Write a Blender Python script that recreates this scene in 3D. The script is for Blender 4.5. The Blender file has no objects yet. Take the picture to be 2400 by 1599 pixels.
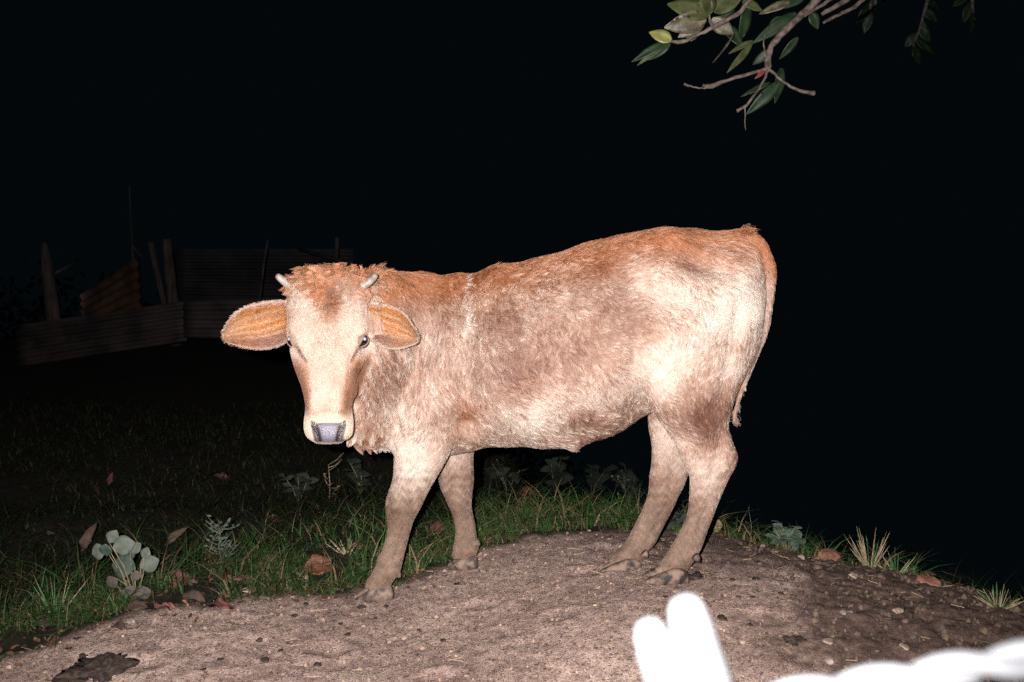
import bpy, bmesh, math, random
import numpy as np
from mathutils import Vector, Matrix, noise as mnoise
from mathutils.kdtree import KDTree

random.seed(7)
RNG = np.random.default_rng(7)
scene = bpy.context.scene
COL = scene.collection

# ------------------------------------------------------------------ camera
CAM = np.array((0.0, 0.0, 1.30))
FPX = 2400 * 35.0 / 36.0
HORIZON = 412.0
TH = math.atan((799.5 - HORIZON) / FPX)
cam_d = bpy.data.cameras.new('camera')
cam_d.lens = 35; cam_d.sensor_width = 36; cam_d.clip_start = 0.02; cam_d.clip_end = 400
cam_d.dof.use_dof = True; cam_d.dof.focus_distance = 3.0; cam_d.dof.aperture_fstop = 7.0
cam = bpy.data.objects.new('camera', cam_d); COL.objects.link(cam)
cam.location = CAM; cam.rotation_euler = (math.pi / 2 - TH, 0, 0)
scene.camera = cam

# ------------------------------------------------------------------ night sky and camera flash
world = bpy.data.worlds.new('World'); scene.world = world; world.use_nodes = True
bg = world.node_tree.nodes['Background']
bg.inputs['Color'].default_value = (0.35, 0.80, 1.0, 1); bg.inputs['Strength'].default_value = 0.0028
fl_d = bpy.data.lights.new('camera_flash', 'SPOT')
fl_d.energy = 1250; fl_d.color = (1.0, 0.955, 0.965); fl_d.shadow_soft_size = 0.012
fl_d.spot_size = math.radians(96); fl_d.spot_blend = 1.0
fl = bpy.data.objects.new('camera_flash', fl_d); COL.objects.link(fl)
fl.location = (-0.09, -0.02, 1.355); fl.rotation_euler = (math.pi / 2 - TH - 0.02, 0, 0.0)
scene.view_settings.view_transform = 'Standard'; scene.view_settings.look = 'None'
scene.cycles.use_adaptive_sampling = True; scene.cycles.adaptive_threshold = 0.06; scene.cycles.adaptive_min_samples = 16
scene.cycles.use_denoising = False      # the grain of a flash photograph stays
scene.view_settings.exposure = 0.0; scene.view_settings.gamma = 1.0

# ------------------------------------------------------------------ helpers
def P(px, py, Y):
    """The point at distance Y that lies on the photograph's point (px, py)."""
    a = (px - 1200.0) / FPX; b = (799.5 - py) / FPX
    d = np.array((a, math.cos(TH) + b * math.sin(TH), -math.sin(TH) + b * math.cos(TH)))
    return CAM + d * (Y / d[1])

def lerp(a, b, t): return a + (b - a) * t
def sstep(x, a, b):
    t = np.clip((x - a) / (b - a), 0, 1); return t * t * (3 - 2 * t)

class MB:
    """Collects vertices and faces for one mesh."""
    def __init__(s): s.v = []; s.f = []; s.n = 0
    def add(s, vs, fs):
        o = s.n
        for v in vs: s.v.append(tuple(float(c) for c in v))
        for f in fs: s.f.append(tuple(i + o for i in f))
        s.n += len(vs)
    def loft(s, rings, cap=True):
        n = len(rings[0]); vs = [p for r in rings for p in r]; fs = []
        for k in range(len(rings) - 1):
            for i in range(n):
                j = (i + 1) % n
                fs.append((k * n + i, k * n + j, (k + 1) * n + j, (k + 1) * n + i))
        if cap:
            fs.append(tuple(range(n - 1, -1, -1)))
            fs.append(tuple((len(rings) - 1) * n + i for i in range(n)))
        s.add(vs, fs)
    def tube(s, pts, rad, n=8, cap=True):
        pts = [np.array(p, float) for p in pts]; rings = []
        up = np.array((0.13, 0.21, 0.97)); prev = None
        for i, p in enumerate(pts):
            t = pts[min(i + 1, len(pts) - 1)] - pts[max(i - 1, 0)]
            t = t / (np.linalg.norm(t) + 1e-9)
            if prev is None:
                a = np.cross(t, up)
                if np.linalg.norm(a) < 0.1: a = np.cross(t, (1, 0, 0))
            else: a = prev - t * np.dot(prev, t)
            a = a / (np.linalg.norm(a) + 1e-9); prev = a; b = np.cross(t, a)
            r = rad[i] if hasattr(rad, '__len__') else rad
            rings.append([p + r * (math.cos(q) * a + math.sin(q) * b) for q in np.linspace(0, 2 * math.pi, n, endpoint=False)])
        s.loft(rings, cap)
    def box(s, lo, hi):
        x0, y0, z0 = lo; x1, y1, z1 = hi
        s.add([(x0,y0,z0),(x1,y0,z0),(x1,y1,z0),(x0,y1,z0),(x0,y0,z1),(x1,y0,z1),(x1,y1,z1),(x0,y1,z1)],
              [(3,2,1,0),(4,5,6,7),(0,1,5,4),(1,2,6,5),(2,3,7,6),(3,0,4,7)])
    def mesh(s, name, smooth=True):
        me = bpy.data.meshes.new(name); me.from_pydata(s.v, [], s.f); me.update()
        if smooth: me.polygons.foreach_set('use_smooth', [True] * len(me.polygons))
        return me
    def build(s, name, mat=None, parent=None, smooth=True):
        return link(name, s.mesh(name, smooth), mat, parent)

def link(name, me, mat=None, parent=None):
    o = bpy.data.objects.new(name, me); COL.objects.link(o)
    if mat is not None and me is not None and len(me.materials) == 0: me.materials.append(mat)
    if parent is not None:
        o.parent = parent; o.matrix_parent_inverse = Matrix.Translation(-Vector(parent.location)) if parent.parent is None else Matrix.Identity(4)
    return o
def tag(o, label=None, cat=None, group=None, kind=None):
    if label: o['label'] = label
    if cat: o['category'] = cat
    if group: o['group'] = group
    if kind: o['kind'] = kind
    return o
def empty(name, loc):
    o = bpy.data.objects.new(name, None); COL.objects.link(o); o.location = loc; o.empty_display_size = 0.05
    return o

# ------------------------------------------------------------------ materials
def mat_new(name):
    m = bpy.data.materials.new(name); m.use_nodes = True
    nt = m.node_tree; b = nt.nodes['Principled BSDF']
    return m, nt, b
def nd(nt, t, **kw):
    n = nt.nodes.new(t)
    for k, v in kw.items(): setattr(n, k, v)
    return n
def noise_mat(name, c0, c1, scale=20, rough=0.8, bump=0.3, detail=6, dist=0.01, spec=0.3, lo=0.35, hi=0.65, coord='Object', stretch=(1,1,1)):
    m, nt, b = mat_new(name); L = nt.links
    tc = nd(nt, 'ShaderNodeTexCoord'); mp = nd(nt, 'ShaderNodeMapping'); mp.inputs['Scale'].default_value = stretch
    nz = nd(nt, 'ShaderNodeTexNoise'); nz.inputs['Scale'].default_value = scale; nz.inputs['Detail'].default_value = detail
    cr = nd(nt, 'ShaderNodeValToRGB'); cr.color_ramp.elements[0].position = lo; cr.color_ramp.elements[1].position = hi
    cr.color_ramp.elements[0].color = (*c0, 1); cr.color_ramp.elements[1].color = (*c1, 1)
    L.new(tc.outputs[coord], mp.inputs['Vector']); L.new(mp.outputs[0], nz.inputs['Vector'])
    L.new(nz.outputs['Fac'], cr.inputs[0]); L.new(cr.outputs[0], b.inputs['Base Color'])
    b.inputs['Roughness'].default_value = rough; b.inputs['Specular IOR Level'].default_value = spec
    if bump:
        bp = nd(nt, 'ShaderNodeBump'); bp.inputs['Strength'].default_value = bump; bp.inputs['Distance'].default_value = dist
        L.new(nz.outputs['Fac'], bp.inputs['Height']); L.new(bp.outputs[0], b.inputs['Normal'])
    return m

def attr_mat(name, rough=.6, spec=.3, transl=0.0, nz_scale=0):
    m, nt, b = mat_new(name); a = nd(nt, 'ShaderNodeAttribute', attribute_name='tint'); L = nt.links
    L.new(a.outputs['Color'], b.inputs['Base Color']); b.inputs['Roughness'].default_value = rough; b.inputs['Specular IOR Level'].default_value = spec
    return m
def np_mesh(name, V, F3=None, F4=None, tint=None, smooth=False):
    me = bpy.data.meshes.new(name); me.vertices.add(len(V)); me.vertices.foreach_set('co', V.astype(np.float32).ravel())
    li = []; ls = []; k = 0
    for F in (F4, F3):
        if F is None or len(F) == 0: continue
        li.append(F.ravel()); ls.append(k + np.arange(len(F)) * F.shape[1]); k += F.size
    li = np.concatenate(li); ls = np.concatenate(ls)
    me.loops.add(len(li)); me.loops.foreach_set('vertex_index', li.astype(np.int32)); me.polygons.add(len(ls)); me.polygons.foreach_set('loop_start', ls.astype(np.int32)); me.update(calc_edges=True)
    if tint is not None:
        at = me.attributes.new('tint', 'FLOAT_COLOR', 'POINT'); at.data.foreach_set('color', np.concatenate([tint, np.ones((len(tint), 1))], 1).astype(np.float32).ravel())
    me.polygons.foreach_set('use_smooth', np.full(len(ls), smooth)); return me
# =================================================================== GROUND
# height of the mound: control points (photo point, distance) spread smoothly
def ctrl(px, py, Y):
    p = P(px, py, Y); return (p[0], p[1], p[2])
GC = [ctrl(880, 1405, 3.13), ctrl(1088, 1330, 3.36), ctrl(1555, 1362, 3.00), ctrl(1450, 1340, 3.21),
      (0, 2.45, -0.03), (0.7, 2.5, -0.03), (-0.7, 2.4, -0.05), (0, 2.0, -0.11), (-1.0, 2.0, -0.12), (1.2, 2.0, -0.12), (0, 1.2, -0.28), (-1.6, 1.5, -0.26), (1.8, 1.5, -0.28),
      (-1.4, 2.6, -0.06), (-1.0, 3.0, -0.03), (-0.5, 3.3, 0.0),
      (1.2, 2.9, 0.03), (1.55, 3.0, 0.0), (2.0, 2.6, -0.14), (1.7, 3.3, -0.08), (1.3, 3.35, 0.0), (2.4, 3.2, -0.45), (1.4, 3.7, -0.26), (1.9, 3.7, -0.6), (2.8, 2.6, -0.4),
      (0.4, 3.6, 0.0), (0.9, 3.5, 0.0), (0.5, 4.0, -0.16), (1.2, 4.2, -0.55), (-0.3, 3.9, -0.10), (-1.2, 3.8, -0.12), (-2.2, 3.4, -0.12), (-2.4, 2.4, -0.08),
      (0.5, 4.8, -0.50), (-1.0, 4.8, -0.30), (-2.5, 5.0, -0.28), (2.2, 4.5, -1.2), (3.2, 3.4, -1.2)]
GC = np.array(GC)
def gheight(x, y):
    x = np.asarray(x, float); y = np.asarray(y, float)
    far = -0.30 - 0.22 * sstep(y, 5.0, 10.0) - 0.9 * sstep(x, -0.5, 2.0)
    k = y - (12.5 - 8.0 * sstep(x, -1.2, 0.6)); far = far - 0.62 * 0.5 * (k + np.sqrt(k * k + 0.6))      # the hillside falls away behind and to the right
    num = far * 0.02; den = np.full_like(num, 0.02)
    for cx, cy, cz in GC:
        d2 = ((x - cx) ** 2 + (y - cy) ** 2)
        w = np.exp(-d2 / (2 * 0.36 ** 2)); num = num + w * cz; den = den + w
    h = num / den
    h = h + 0.012 * np.sin(3.1 * x + 1.7 * y) * np.sin(2.3 * y - 1.1 * x + 0.5) + 0.006 * np.sin(7.3 * x - 3.9 * y + 1) * np.sin(6.1 * y + 2.2 * x)
    return h
_t4 = GC[:4, 2].copy()
for _ in range(25):      # the ground meets all four hooves
    GC[:4, 2] += .5 * (_t4 - gheight(GC[:4, 0], GC[:4, 1]))
# dirt boundary: 1 on bare dirt, 0 in the grass
EDGE = np.array([(-3.0, 2.35), (-1.9, 2.45), (-1.45, 2.66), (-1.18, 2.93), (-0.8, 3.12), (-0.5, 3.2), (-0.32, 3.3), (-0.15, 3.5), (0.1, 3.66), (0.4, 3.72),
                 (0.8, 3.66), (1.1, 3.52), (1.4, 3.38), (1.7, 3.3), (2.2, 3.1), (3.2, 2.8)])
def edge_y(x): return np.interp(x, EDGE[:, 0], EDGE[:, 1])

def axis_coords(breaks):
    out = []
    for a, b, s in breaks: out.extend(np.arange(a, b, s))
    out.append(breaks[-1][1]); return np.array(out)
def fbm(x, y, seed=0.0, octs=5, f0=6.0):
    out = np.zeros_like(x); amp = 1.0; f = f0
    r = np.random.default_rng(int(seed * 10) + 3)
    for o in range(octs):
        for k in range(3):
            a = r.uniform(0, 2 * math.pi); ph = r.uniform(0, 6.28, 2)
            u = (x * math.cos(a) + y * math.sin(a)) * f * r.uniform(0.8, 1.25) + ph[0]; v = (-x * math.sin(a) + y * math.cos(a)) * f * r.uniform(0.8, 1.25) + ph[1]
            out += amp * np.sin(u + 1.3 * np.sin(v * 0.7)) * np.sin(v) / 3
        amp *= 0.55; f *= 2.1
    return out
def build_ground():
    xs = axis_coords([(-120, -10, 10), (-10, -3, 0.25), (-3, -2.2, 0.04), (-2.2, 2.2, 0.0125), (2.2, 3.2, 0.04), (3.2, 10, 0.5), (10, 120, 10)])
    ys = axis_coords([(-60, -4, 8), (-4, 1, 0.5), (1, 1.8, 0.04), (1.8, 4.0, 0.0125), (4.0, 5.5, 0.05), (5.5, 14, 0.25), (14, 160, 4)])
    X, Y = np.meshgrid(xs, ys); Z = gheight(X, Y)
    near = sstep(Y, 1.0, 1.8) * (1 - sstep(Y, 4.0, 5.5)) * (1 - sstep(np.abs(X), 2.2, 3.2))
    dirt = sstep(edge_y(X) - Y + 0.05 * fbm(X, Y, 1.0, 4, 9.0), -0.05, 0.06)
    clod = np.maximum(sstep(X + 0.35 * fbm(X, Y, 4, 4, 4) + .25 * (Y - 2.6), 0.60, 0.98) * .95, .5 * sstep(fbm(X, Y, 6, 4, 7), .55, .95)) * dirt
    rough = fbm(X, Y, 2.0, 5, 26.0); ridg = 1 - 2 * np.abs(fbm(X, Y, 3.0, 4, 15.0))
    rug = sstep(fbm(X, Y, 5.0, 2, 2.6), -.5, .7)
    Z = Z + near * ((0.0026 + 0.003 * rug + 0.006 * (1 - dirt) + 0.010 * clod) * rough + (.0012 + .0022 * rug) * ridg)
    for hx_, hy_ in [(-.55, 2.75), (-.2, 2.55), (.15, 2.85), (.45, 2.6), (.75, 2.75), (.05, 2.3), (-.8, 2.45), (.55, 2.25), (.9, 3.05), (.25, 3.2), (-.1, 3.05), (1.05, 2.45), (-1.05, 2.6), (-.4, 2.2), (.35, 3.45), (.7, 3.35)]:   # hoof prints
        q = ((X - hx_) / .055) ** 2 + ((Y - hy_) / .04) ** 2; Z = Z - .009 * np.exp(-q ** 2) + .003 * np.exp(-(np.sqrt(q) - 1.5) ** 2 * 6)
    # hoof dents
    nx, ny = len(xs), len(ys)
    co = np.stack([X, Y, Z], -1).reshape(-1, 3)
    idx = np.arange(nx * ny).reshape(ny, nx)
    f = np.stack([idx[:-1, :-1], idx[:-1, 1:], idx[1:, 1:], idx[1:, :-1]], -1).reshape(-1, 4)
    me = bpy.data.meshes.new('ground')
    me.vertices.add(len(co)); me.vertices.foreach_set('co', co.ravel())
    me.loops.add(f.size); me.loops.foreach_set('vertex_index', f.ravel())
    me.polygons.add(len(f)); me.polygons.foreach_set('loop_start', np.arange(0, f.size, 4)); me.update(calc_edges=True)
    me.polygons.foreach_set('use_smooth', np.ones(len(f), bool))
    at = me.attributes.new('dirt', 'FLOAT', 'POINT'); at.data.foreach_set('value', dirt.ravel().astype(np.float32))
    ac = me.attributes.new('clod', 'FLOAT', 'POINT'); ac.data.foreach_set('value', clod.ravel().astype(np.float32))
    m, nt, b = mat_new('dirt_soil'); L = nt.links
    tc = nd(nt, 'ShaderNodeTexCoord')
    def nz(s, d=8, r=0.6):
        n = nd(nt, 'ShaderNodeTexNoise'); n.inputs['Scale'].default_value = s; n.inputs['Detail'].default_value = d; n.inputs['Roughness'].default_value = r
        L.new(tc.outputs['Object'], n.inputs['Vector']); return n
    def ramp(src, p0, c0, p1, c1):
        r = nd(nt, 'ShaderNodeValToRGB'); r.color_ramp.elements[0].position = p0; r.color_ramp.elements[1].position = p1
        r.color_ramp.elements[0].color = (*c0, 1); r.color_ramp.elements[1].color = (*c1, 1); L.new(src, r.inputs[0]); return r
    def mix(f_, a, c, mode='MIX'):
        x = nd(nt, 'ShaderNodeMix', data_type='RGBA', blend_type=mode)
        if isinstance(f_, float): x.inputs[0].default_value = f_
        else: L.new(f_, x.inputs[0])
        L.new(a, x.inputs[6]); L.new(c, x.inputs[7]); return x.outputs[2]
    big = nz(2.3, 6); mid = nz(30, 8, 0.75); fine = nz(150, 5, 0.75); grit = nz(420, 3, 0.8)
    base = ramp(big.outputs['Fac'], 0.35, (0.315, 0.228, 0.198), 0.68, (0.44, 0.333, 0.290)).outputs[0]
    mott = ramp(mid.outputs['Fac'], 0.34, (0.42, 0.39, 0.37), 0.60, (1.10, 1.09, 1.07)).outputs[0]
    c = mix(1.0, base, mott, 'MULTIPLY')
    gr = ramp(fine.outputs['Fac'], 0.32, (0.45, 0.41, 0.38), 0.68, (1.38, 1.37, 1.34)).outputs[0]
    c = mix(1.0, c, gr, 'MULTIPLY')
    sp = ramp(grit.outputs['Fac'], 0.64, (1, 1, 1), 0.70, (1.75, 1.75, 1.7)).outputs[0]
    c = mix(1.0, c, sp, 'MULTIPLY')
    sp2 = nz(75, 4, .7); c = mix(1.0, c, ramp(sp2.outputs['Fac'], 0.36, (.38, .34, .32), 0.46, (1, 1, 1)).outputs[0], 'MULTIPLY')
    dk = nd(nt, 'ShaderNodeAttribute', attribute_name='clod')
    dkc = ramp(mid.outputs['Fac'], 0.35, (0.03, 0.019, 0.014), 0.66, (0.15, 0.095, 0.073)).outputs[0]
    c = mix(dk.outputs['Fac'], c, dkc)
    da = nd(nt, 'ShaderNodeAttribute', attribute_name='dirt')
    soil = ramp(mid.outputs['Fac'], 0.35, (0.007, 0.006, 0.004), 0.7, (0.020, 0.015, 0.009)).outputs[0]  # near black: the flash falloff is put into the soil colour
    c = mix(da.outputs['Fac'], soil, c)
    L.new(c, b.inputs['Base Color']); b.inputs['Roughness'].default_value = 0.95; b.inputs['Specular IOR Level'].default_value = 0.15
    b1 = nd(nt, 'ShaderNodeBump'); b1.inputs['Strength'].default_value = 0.6; b1.inputs['Distance'].default_value = 0.007; L.new(mid.outputs['Fac'], b1.inputs['Height'])
    b2 = nd(nt, 'ShaderNodeBump'); b2.inputs['Strength'].default_value = 0.8; b2.inputs['Distance'].default_value = 0.004; L.new(fine.outputs['Fac'], b2.inputs['Height'])
    L.new(b1.outputs[0], b2.inputs['Normal']); L.new(b2.outputs[0], b.inputs['Normal'])
    o = link('ground', me, m); o['kind'] = 'structure'
    return o
build_ground()

# =================================================================== COW
YF, YR = 3.27, 3.12          # distance of the cow's middle plane at the chest and at the rump
def ymid(px): return lerp(YF, YR, (px - 930) / (1800 - 930))
LAT = np.array((0.17 / 1.25, 1.0, 0)); LAT /= np.linalg.norm(LAT)    # sideways across the cow (away from the camera)

NR = 40
ANG = np.linspace(0, 2 * math.pi, NR, endpoint=False)
def ring_v(px, yt, yb, Y, W, prof=None, lat=LAT, ex=1.0):
    """cross-section standing upright: top and bottom rows, half-width W"""
    t = P(px, yt, Y); b = P(px, yb, Y); c = (t + b) / 2; v = (t - b) / 2; out = []
    for a in ANG:
        h = math.sin(a); w = math.cos(a); w = math.copysign(abs(w) ** ex, w)
        k = 1.0 if prof is None else np.interp(h, prof[0], prof[1])
        out.append(c + v * h + lat * (W * w * k))
    return out
def ring_h(xl, xr, y, Y, W, lat=LAT, ex=0.9):
    """cross-section lying flat: left and right points on one row, half-thickness W"""
    l = P(xl, y, Y); r = P(xr, y, Y); c = (l + r) / 2; u = (r - l) / 2
    out = []
    for a in ANG:
        cu = math.copysign(abs(math.cos(a)) ** ex, math.cos(a)); sv = math.copysign(abs(math.sin(a)) ** ex, math.sin(a))
        out.append(c + u * cu + lat * (W * sv))
    return out
def dens(st, k=4):
    """refine stations by cubic interpolation"""
    st = np.array(st, float); n = len(st); out = []
    for i in range(n - 1):
        p0 = st[max(i - 1, 0)]; p1 = st[i]; p2 = st[i + 1]; p3 = st[min(i + 2, n - 1)]
        for j in range(k):
            t = j / k
            out.append(0.5 * ((2 * p1) + (-p0 + p2) * t + (2 * p0 - 5 * p1 + 4 * p2 - p3) * t * t + (-p0 + 3 * p1 - 3 * p2 + p3) * t ** 3))
    out.append(st[-1]); return out

HEADC = None
def cow_shell():
    mb = MB()
    # trunk: photo column, top row, bottom row, half-width
    tr = [(905, 760, 985, .07), (922, 705, 1040, .12), (950, 668, 1068, .155), (1000, 650, 1072, .185), (1060, 644, 1066, .205), (1110, 640, 1055, .215), (1160, 624, 1044, .235), (1240, 611, 1045, .255),
          (1320, 589, 1047, .265), (1400, 564, 1030, .265), (1460, 551, 1003, .255), (1520, 541, 965, .245), (1590, 533, 940, .24),
          (1650, 541, 930, .23), (1710, 544, 910, .205), (1750, 556, 880, .165), (1776, 585, 820, .115), (1790, 630, 745, .06)]
    prof = ([-1, -.6, -.2, .3, .7, .9, 1], [.80, .95, 1.03, .98, .90, .80, .78])
    mb.loft([ring_v(s[0], s[1], s[2], ymid(s[0]), s[3], prof) for s in dens(tr, 3)])
    # neck: px, top, bottom, Y, W, lateral direction
    nk = [(1050, 650, 1060, 3.25, .16), (1000, 640, 1072, 3.235, .155), (950, 636, 1066, 3.19, .135), (910, 636, 1058, 3.12, .118), (872, 640, 1050, 3.04, .105), (840, 652, 1046, 2.985, .09), (812, 668, 1040, 2.955, .07)]
    D = dens(nk, 4); cs = [P(s[0], (s[1] + s[2]) / 2, s[3]) for s in D]
    nprof = ([-1, -.75, -.4, .0, .4, .8, 1], [.30, .42, .68, 1.0, 1.05, .95, .85])
    rings = []
    for i, s in enumerate(D):
        t = cs[min(i + 1, len(cs) - 1)] - cs[max(i - 1, 0)]; t[2] = 0; t /= np.linalg.norm(t)
        lat = np.array((-t[1], t[0], 0)); lat = -lat if lat[1] < 0 else lat
        rings.append(ring_v(s[0], s[1], s[2], s[3], s[4], nprof, lat))
    mb.loft(rings)
    # legs: row, left, right, distance, half-thickness
    yn, yf = ymid(1600) - .115, ymid(1600) + .10
    nh = [(575, 1560, 1770, yn + .05, .03), (640, 1540, 1774, yn + .02, .085), (700, 1525, 1786, yn, .098), (760, 1512, 1782, yn - .01, .105), (827, 1500, 1764, yn - .015, .105), (892, 1500, 1738, yn - .012, .10), (930, 1508, 1722, yn - .01, .095), (970, 1530, 1712, yn, .085),
          (1005, 1562, 1708, yn, .070), (1035, 1577, 1716, yn, .057), (1066, 1590, 1731, yn, .050), (1090, 1602, 1726, yn, .046), (1115, 1614, 1711, yn, .043), (1152, 1619, 1694, yn, .037),
          (1190, 1615, 1677, yn, .033), (1225, 1603, 1664, yn, .032), (1266, 1584, 1652, yn, .034), (1292, 1567, 1641, yn, .038), (1315, 1552, 1626, yn, .037), (1334, 1543, 1613, yn, .035), (1341, 1547, 1608, yn, .032)]
    fh = [(880, 1520, 1700, yf, .08), (940, 1512, 1680, yf, .075), (975, 1519, 1655, yf, .065), (1020, 1523, 1640, yf, .055), (1060, 1527, 1632, yf, .050), (1090, 1528, 1622, yf, .046), (1119, 1525, 1611, yf, .043), (1140, 1522, 1604, yf, .039),
          (1165, 1517, 1590, yf, .036), (1205, 1502, 1571, yf, .033), (1244, 1484, 1550, yf, .033), (1276, 1464, 1532, yf, .037), (1298, 1444, 1512, yf, .037), (1318, 1428, 1500, yf, .037), (1328, 1430, 1492, yf, .034)]
    yn2, yf2 = 3.13, 3.37
    nf = [(760, 985, 1080, yn2 + .05, .02), (840, 950, 1095, yn2 + .0, .06), (920, 930, 1092, yn2 - .015, .075), (985, 920, 1080, yn2 - .01, .072), (1040, 923, 1064, yn2 - .005, .066), (1081, 927, 1046, yn2, .06), (1118, 923, 1026, yn2, .054),
          (1150, 912, 1006, yn2, .049), (1172, 906, 995, yn2, .046), (1194, 907, 985, yn2, .043), (1215, 911, 973, yn2, .039), (1240, 911, 962, yn2, .034), (1271, 902, 953, yn2, .033), (1317, 885, 943, yn2, .035), (1343, 871, 936, yn2, .038), (1360, 860, 923, yn2, .036), (1374, 856, 916, yn2, .033)]
    ff = [(980, 1000, 1125, yf2, .065), (1030, 1015, 1116, yf2, .06), (1069, 1022, 1111, yf2, .054), (1115, 1029, 1109, yf2, .049), (1150, 1037, 1106, yf2, .045), (1180, 1050, 1105, yf2, .041), (1200, 1061, 1106, yf2, .036), (1240, 1068, 1113, yf2, .032), (1262, 1067, 1117, yf2, .034), (1282, 1064, 1121, yf2, .038), (1296, 1062, 1117, yf2, .035), (1305, 1062, 1112, yf2, .032)]
    for L_, ex in ((nh, .9), (fh, .9), (nf, .92), (ff, .92)):
        mb.loft([ring_h(s[1], s[2], s[0], s[3], s[4], LAT, ex) for s in dens(L_, 3)])
    # tail
    tp = [(1700, 560, 3.13, 0.0224), (1745, 555, 3.125, 0.0241), (1780, 576, 3.12, 0.0232), (1800, 614, 3.125, 0.0215), (1806, 660, 3.13, 0.0189), (1803, 708, 3.13, 0.0163), (1794, 760, 3.125, 0.0142), (1779, 812, 3.115, 0.0129), (1757, 868, 3.10, 0.0112), (1738, 915, 3.08, 0.0099), (1725, 955, 3.07, 0.0090), (1721, 990, 3.065, 0.0069)]
    D = dens(tp, 4); mb.tube([P(s[0], s[1], s[2]) for s in D], [s[3] for s in D], 14)
    # head: row, left, right, distance of the face, depth behind it
    hd = [(640, 715, 825, 2.915, .09), (655, 690, 848, 2.885, .15), (680, 680, 857, 2.862, .20), (703, 679, 859, 2.852, .225), (740, 677, 858, 2.840, .24), (778, 676, 860, 2.826, .245), (800, 681, 857, 2.818, .245), (828, 685, 852, 2.808, .24),
          (864, 695, 845, 2.796, .225), (903, 709, 836, 2.782, .20), (939, 717, 828, 2.768, .175), (965, 717, 827, 2.757, .16), (989, 714, 829, 2.747, .148), (1012, 716, 826, 2.744, .132), (1026, 726, 817, 2.750, .112), (1036, 742, 800, 2.763, .08)]
    rings = []
    for s in dens(hd, 3):
        y, xl, xr, yf_, dp = s; Ym = yf_ + 0.30 * dp
        l = P(xl, y, Ym); r = P(xr, y, Ym); c = (l + r) / 2; u = (r - l) / 2; out = []
        fwd = np.array((0, -0.30 * dp, 0.0)); back = np.array((0.0, 0.70 * dp, 0.0))
        for a in ANG:
            ca, sa = math.cos(a), math.sin(a)
            if sa >= 0:   # face side, flat
                out.append(c + u * math.copysign(abs(ca) ** 0.62, ca) + fwd * abs(sa) ** 0.80)
            else:         # jaw side, narrowing
                out.append(c + u * math.copysign(abs(ca) ** 0.95, ca) * (1 - 0.28 * abs(sa)) + back * abs(sa) ** 0.9)
        rings.append(out)
    mb.loft(rings)
    # link of head and neck
    a, b = P(770, 760, 2.98), P(900, 800, 3.12)
    mb.tube([lerp(a, b, t) for t in np.linspace(0, 1, 6)], [.085, .095, .105, .11, .115, .11], 20)
    return mb

def numpy_mesh(me):
    n = len(me.vertices); co = np.empty(n * 3); me.vertices.foreach_get('co', co); co = co.reshape(-1, 3)
    e = np.empty(len(me.edges) * 2, int); me.edges.foreach_get('vertices', e); return co, e.reshape(-1, 2)
def taubin(co, e, it, lam=0.5, mu=-0.53, w=None):
    n = len(co); deg = np.bincount(e.ravel(), minlength=n)[:, None]
    for k in range(it):
        for f in (lam, mu):
            s = np.stack([np.bincount(e[:, 0], co[e[:, 1], i], n) + np.bincount(e[:, 1], co[e[:, 0], i], n) for i in range(3)], -1)
            d = s / np.maximum(deg, 1) - co
            if w is not None: d = d * w[:, None]
            co = co + f * d
    return co
def vnormals(me):
    n = len(me.vertices); a = np.empty(n * 3, np.float32); me.vertices.foreach_get('normal', a); return a.reshape(-1, 3).astype(float)

# skin relief: photo point, distance, radius (m), height (m)
BUMPS = [
    (1570, 560, 2.95, .045, .018), (1518, 560, 3.25, .05, .012),          # hip bones
    (1755, 620, 2.98, .05, .012),                                         # pin bone
    (1640, 600, 2.90, .06, -.014), (1500, 690, 2.86, .085, -.022),        # hollows in front of the pin and in the flank
    (1545, 880, 2.90, .07, .014),                                         # stifle
    (1660, 790, 2.86, .10, .010), (1690, 1015, 2.97, .035, -.012), (1650, 1050, 2.96, .025, -.007),
    (1010, 960, 3.03, .07, .014), (960, 1000, 3.03, .05, .010), (1060, 820, 3.02, .10, .010), (1095, 1000, 3.04, .05, -.022), (1085, 900, 3.02, .05, -.010),
    (1000, 800, 3.02, .05, -.008), (1320, 930, 2.88, .13, .010), (945, 1165, 3.06, .03, .005), (1345, 1044, 3.0, .028, .016),
    (690, 775, 2.86, .022, .010), (845, 775, 2.86, .022, .010),           # brows
    (700, 832, 2.83, .020, .006), (836, 832, 2.83, .020, .006),           # cheekbones
    (725, 815, 2.815, .018, -.004), (812, 815, 2.815, .018, -.004),       # hollow below the inner eye
    (768, 700, 2.85, .035, .008), (735, 735, 2.85, .03, .004), (802, 735, 2.85, .03, .004),
    (735, 985, 2.76, .022, .006), (806, 985, 2.76, .022, .006), (770, 960, 2.755, .02, .003),
    (684, 799, 2.875, .016, -.007), (852, 799, 2.875, .016, -.007),       # eye sockets
]
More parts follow.
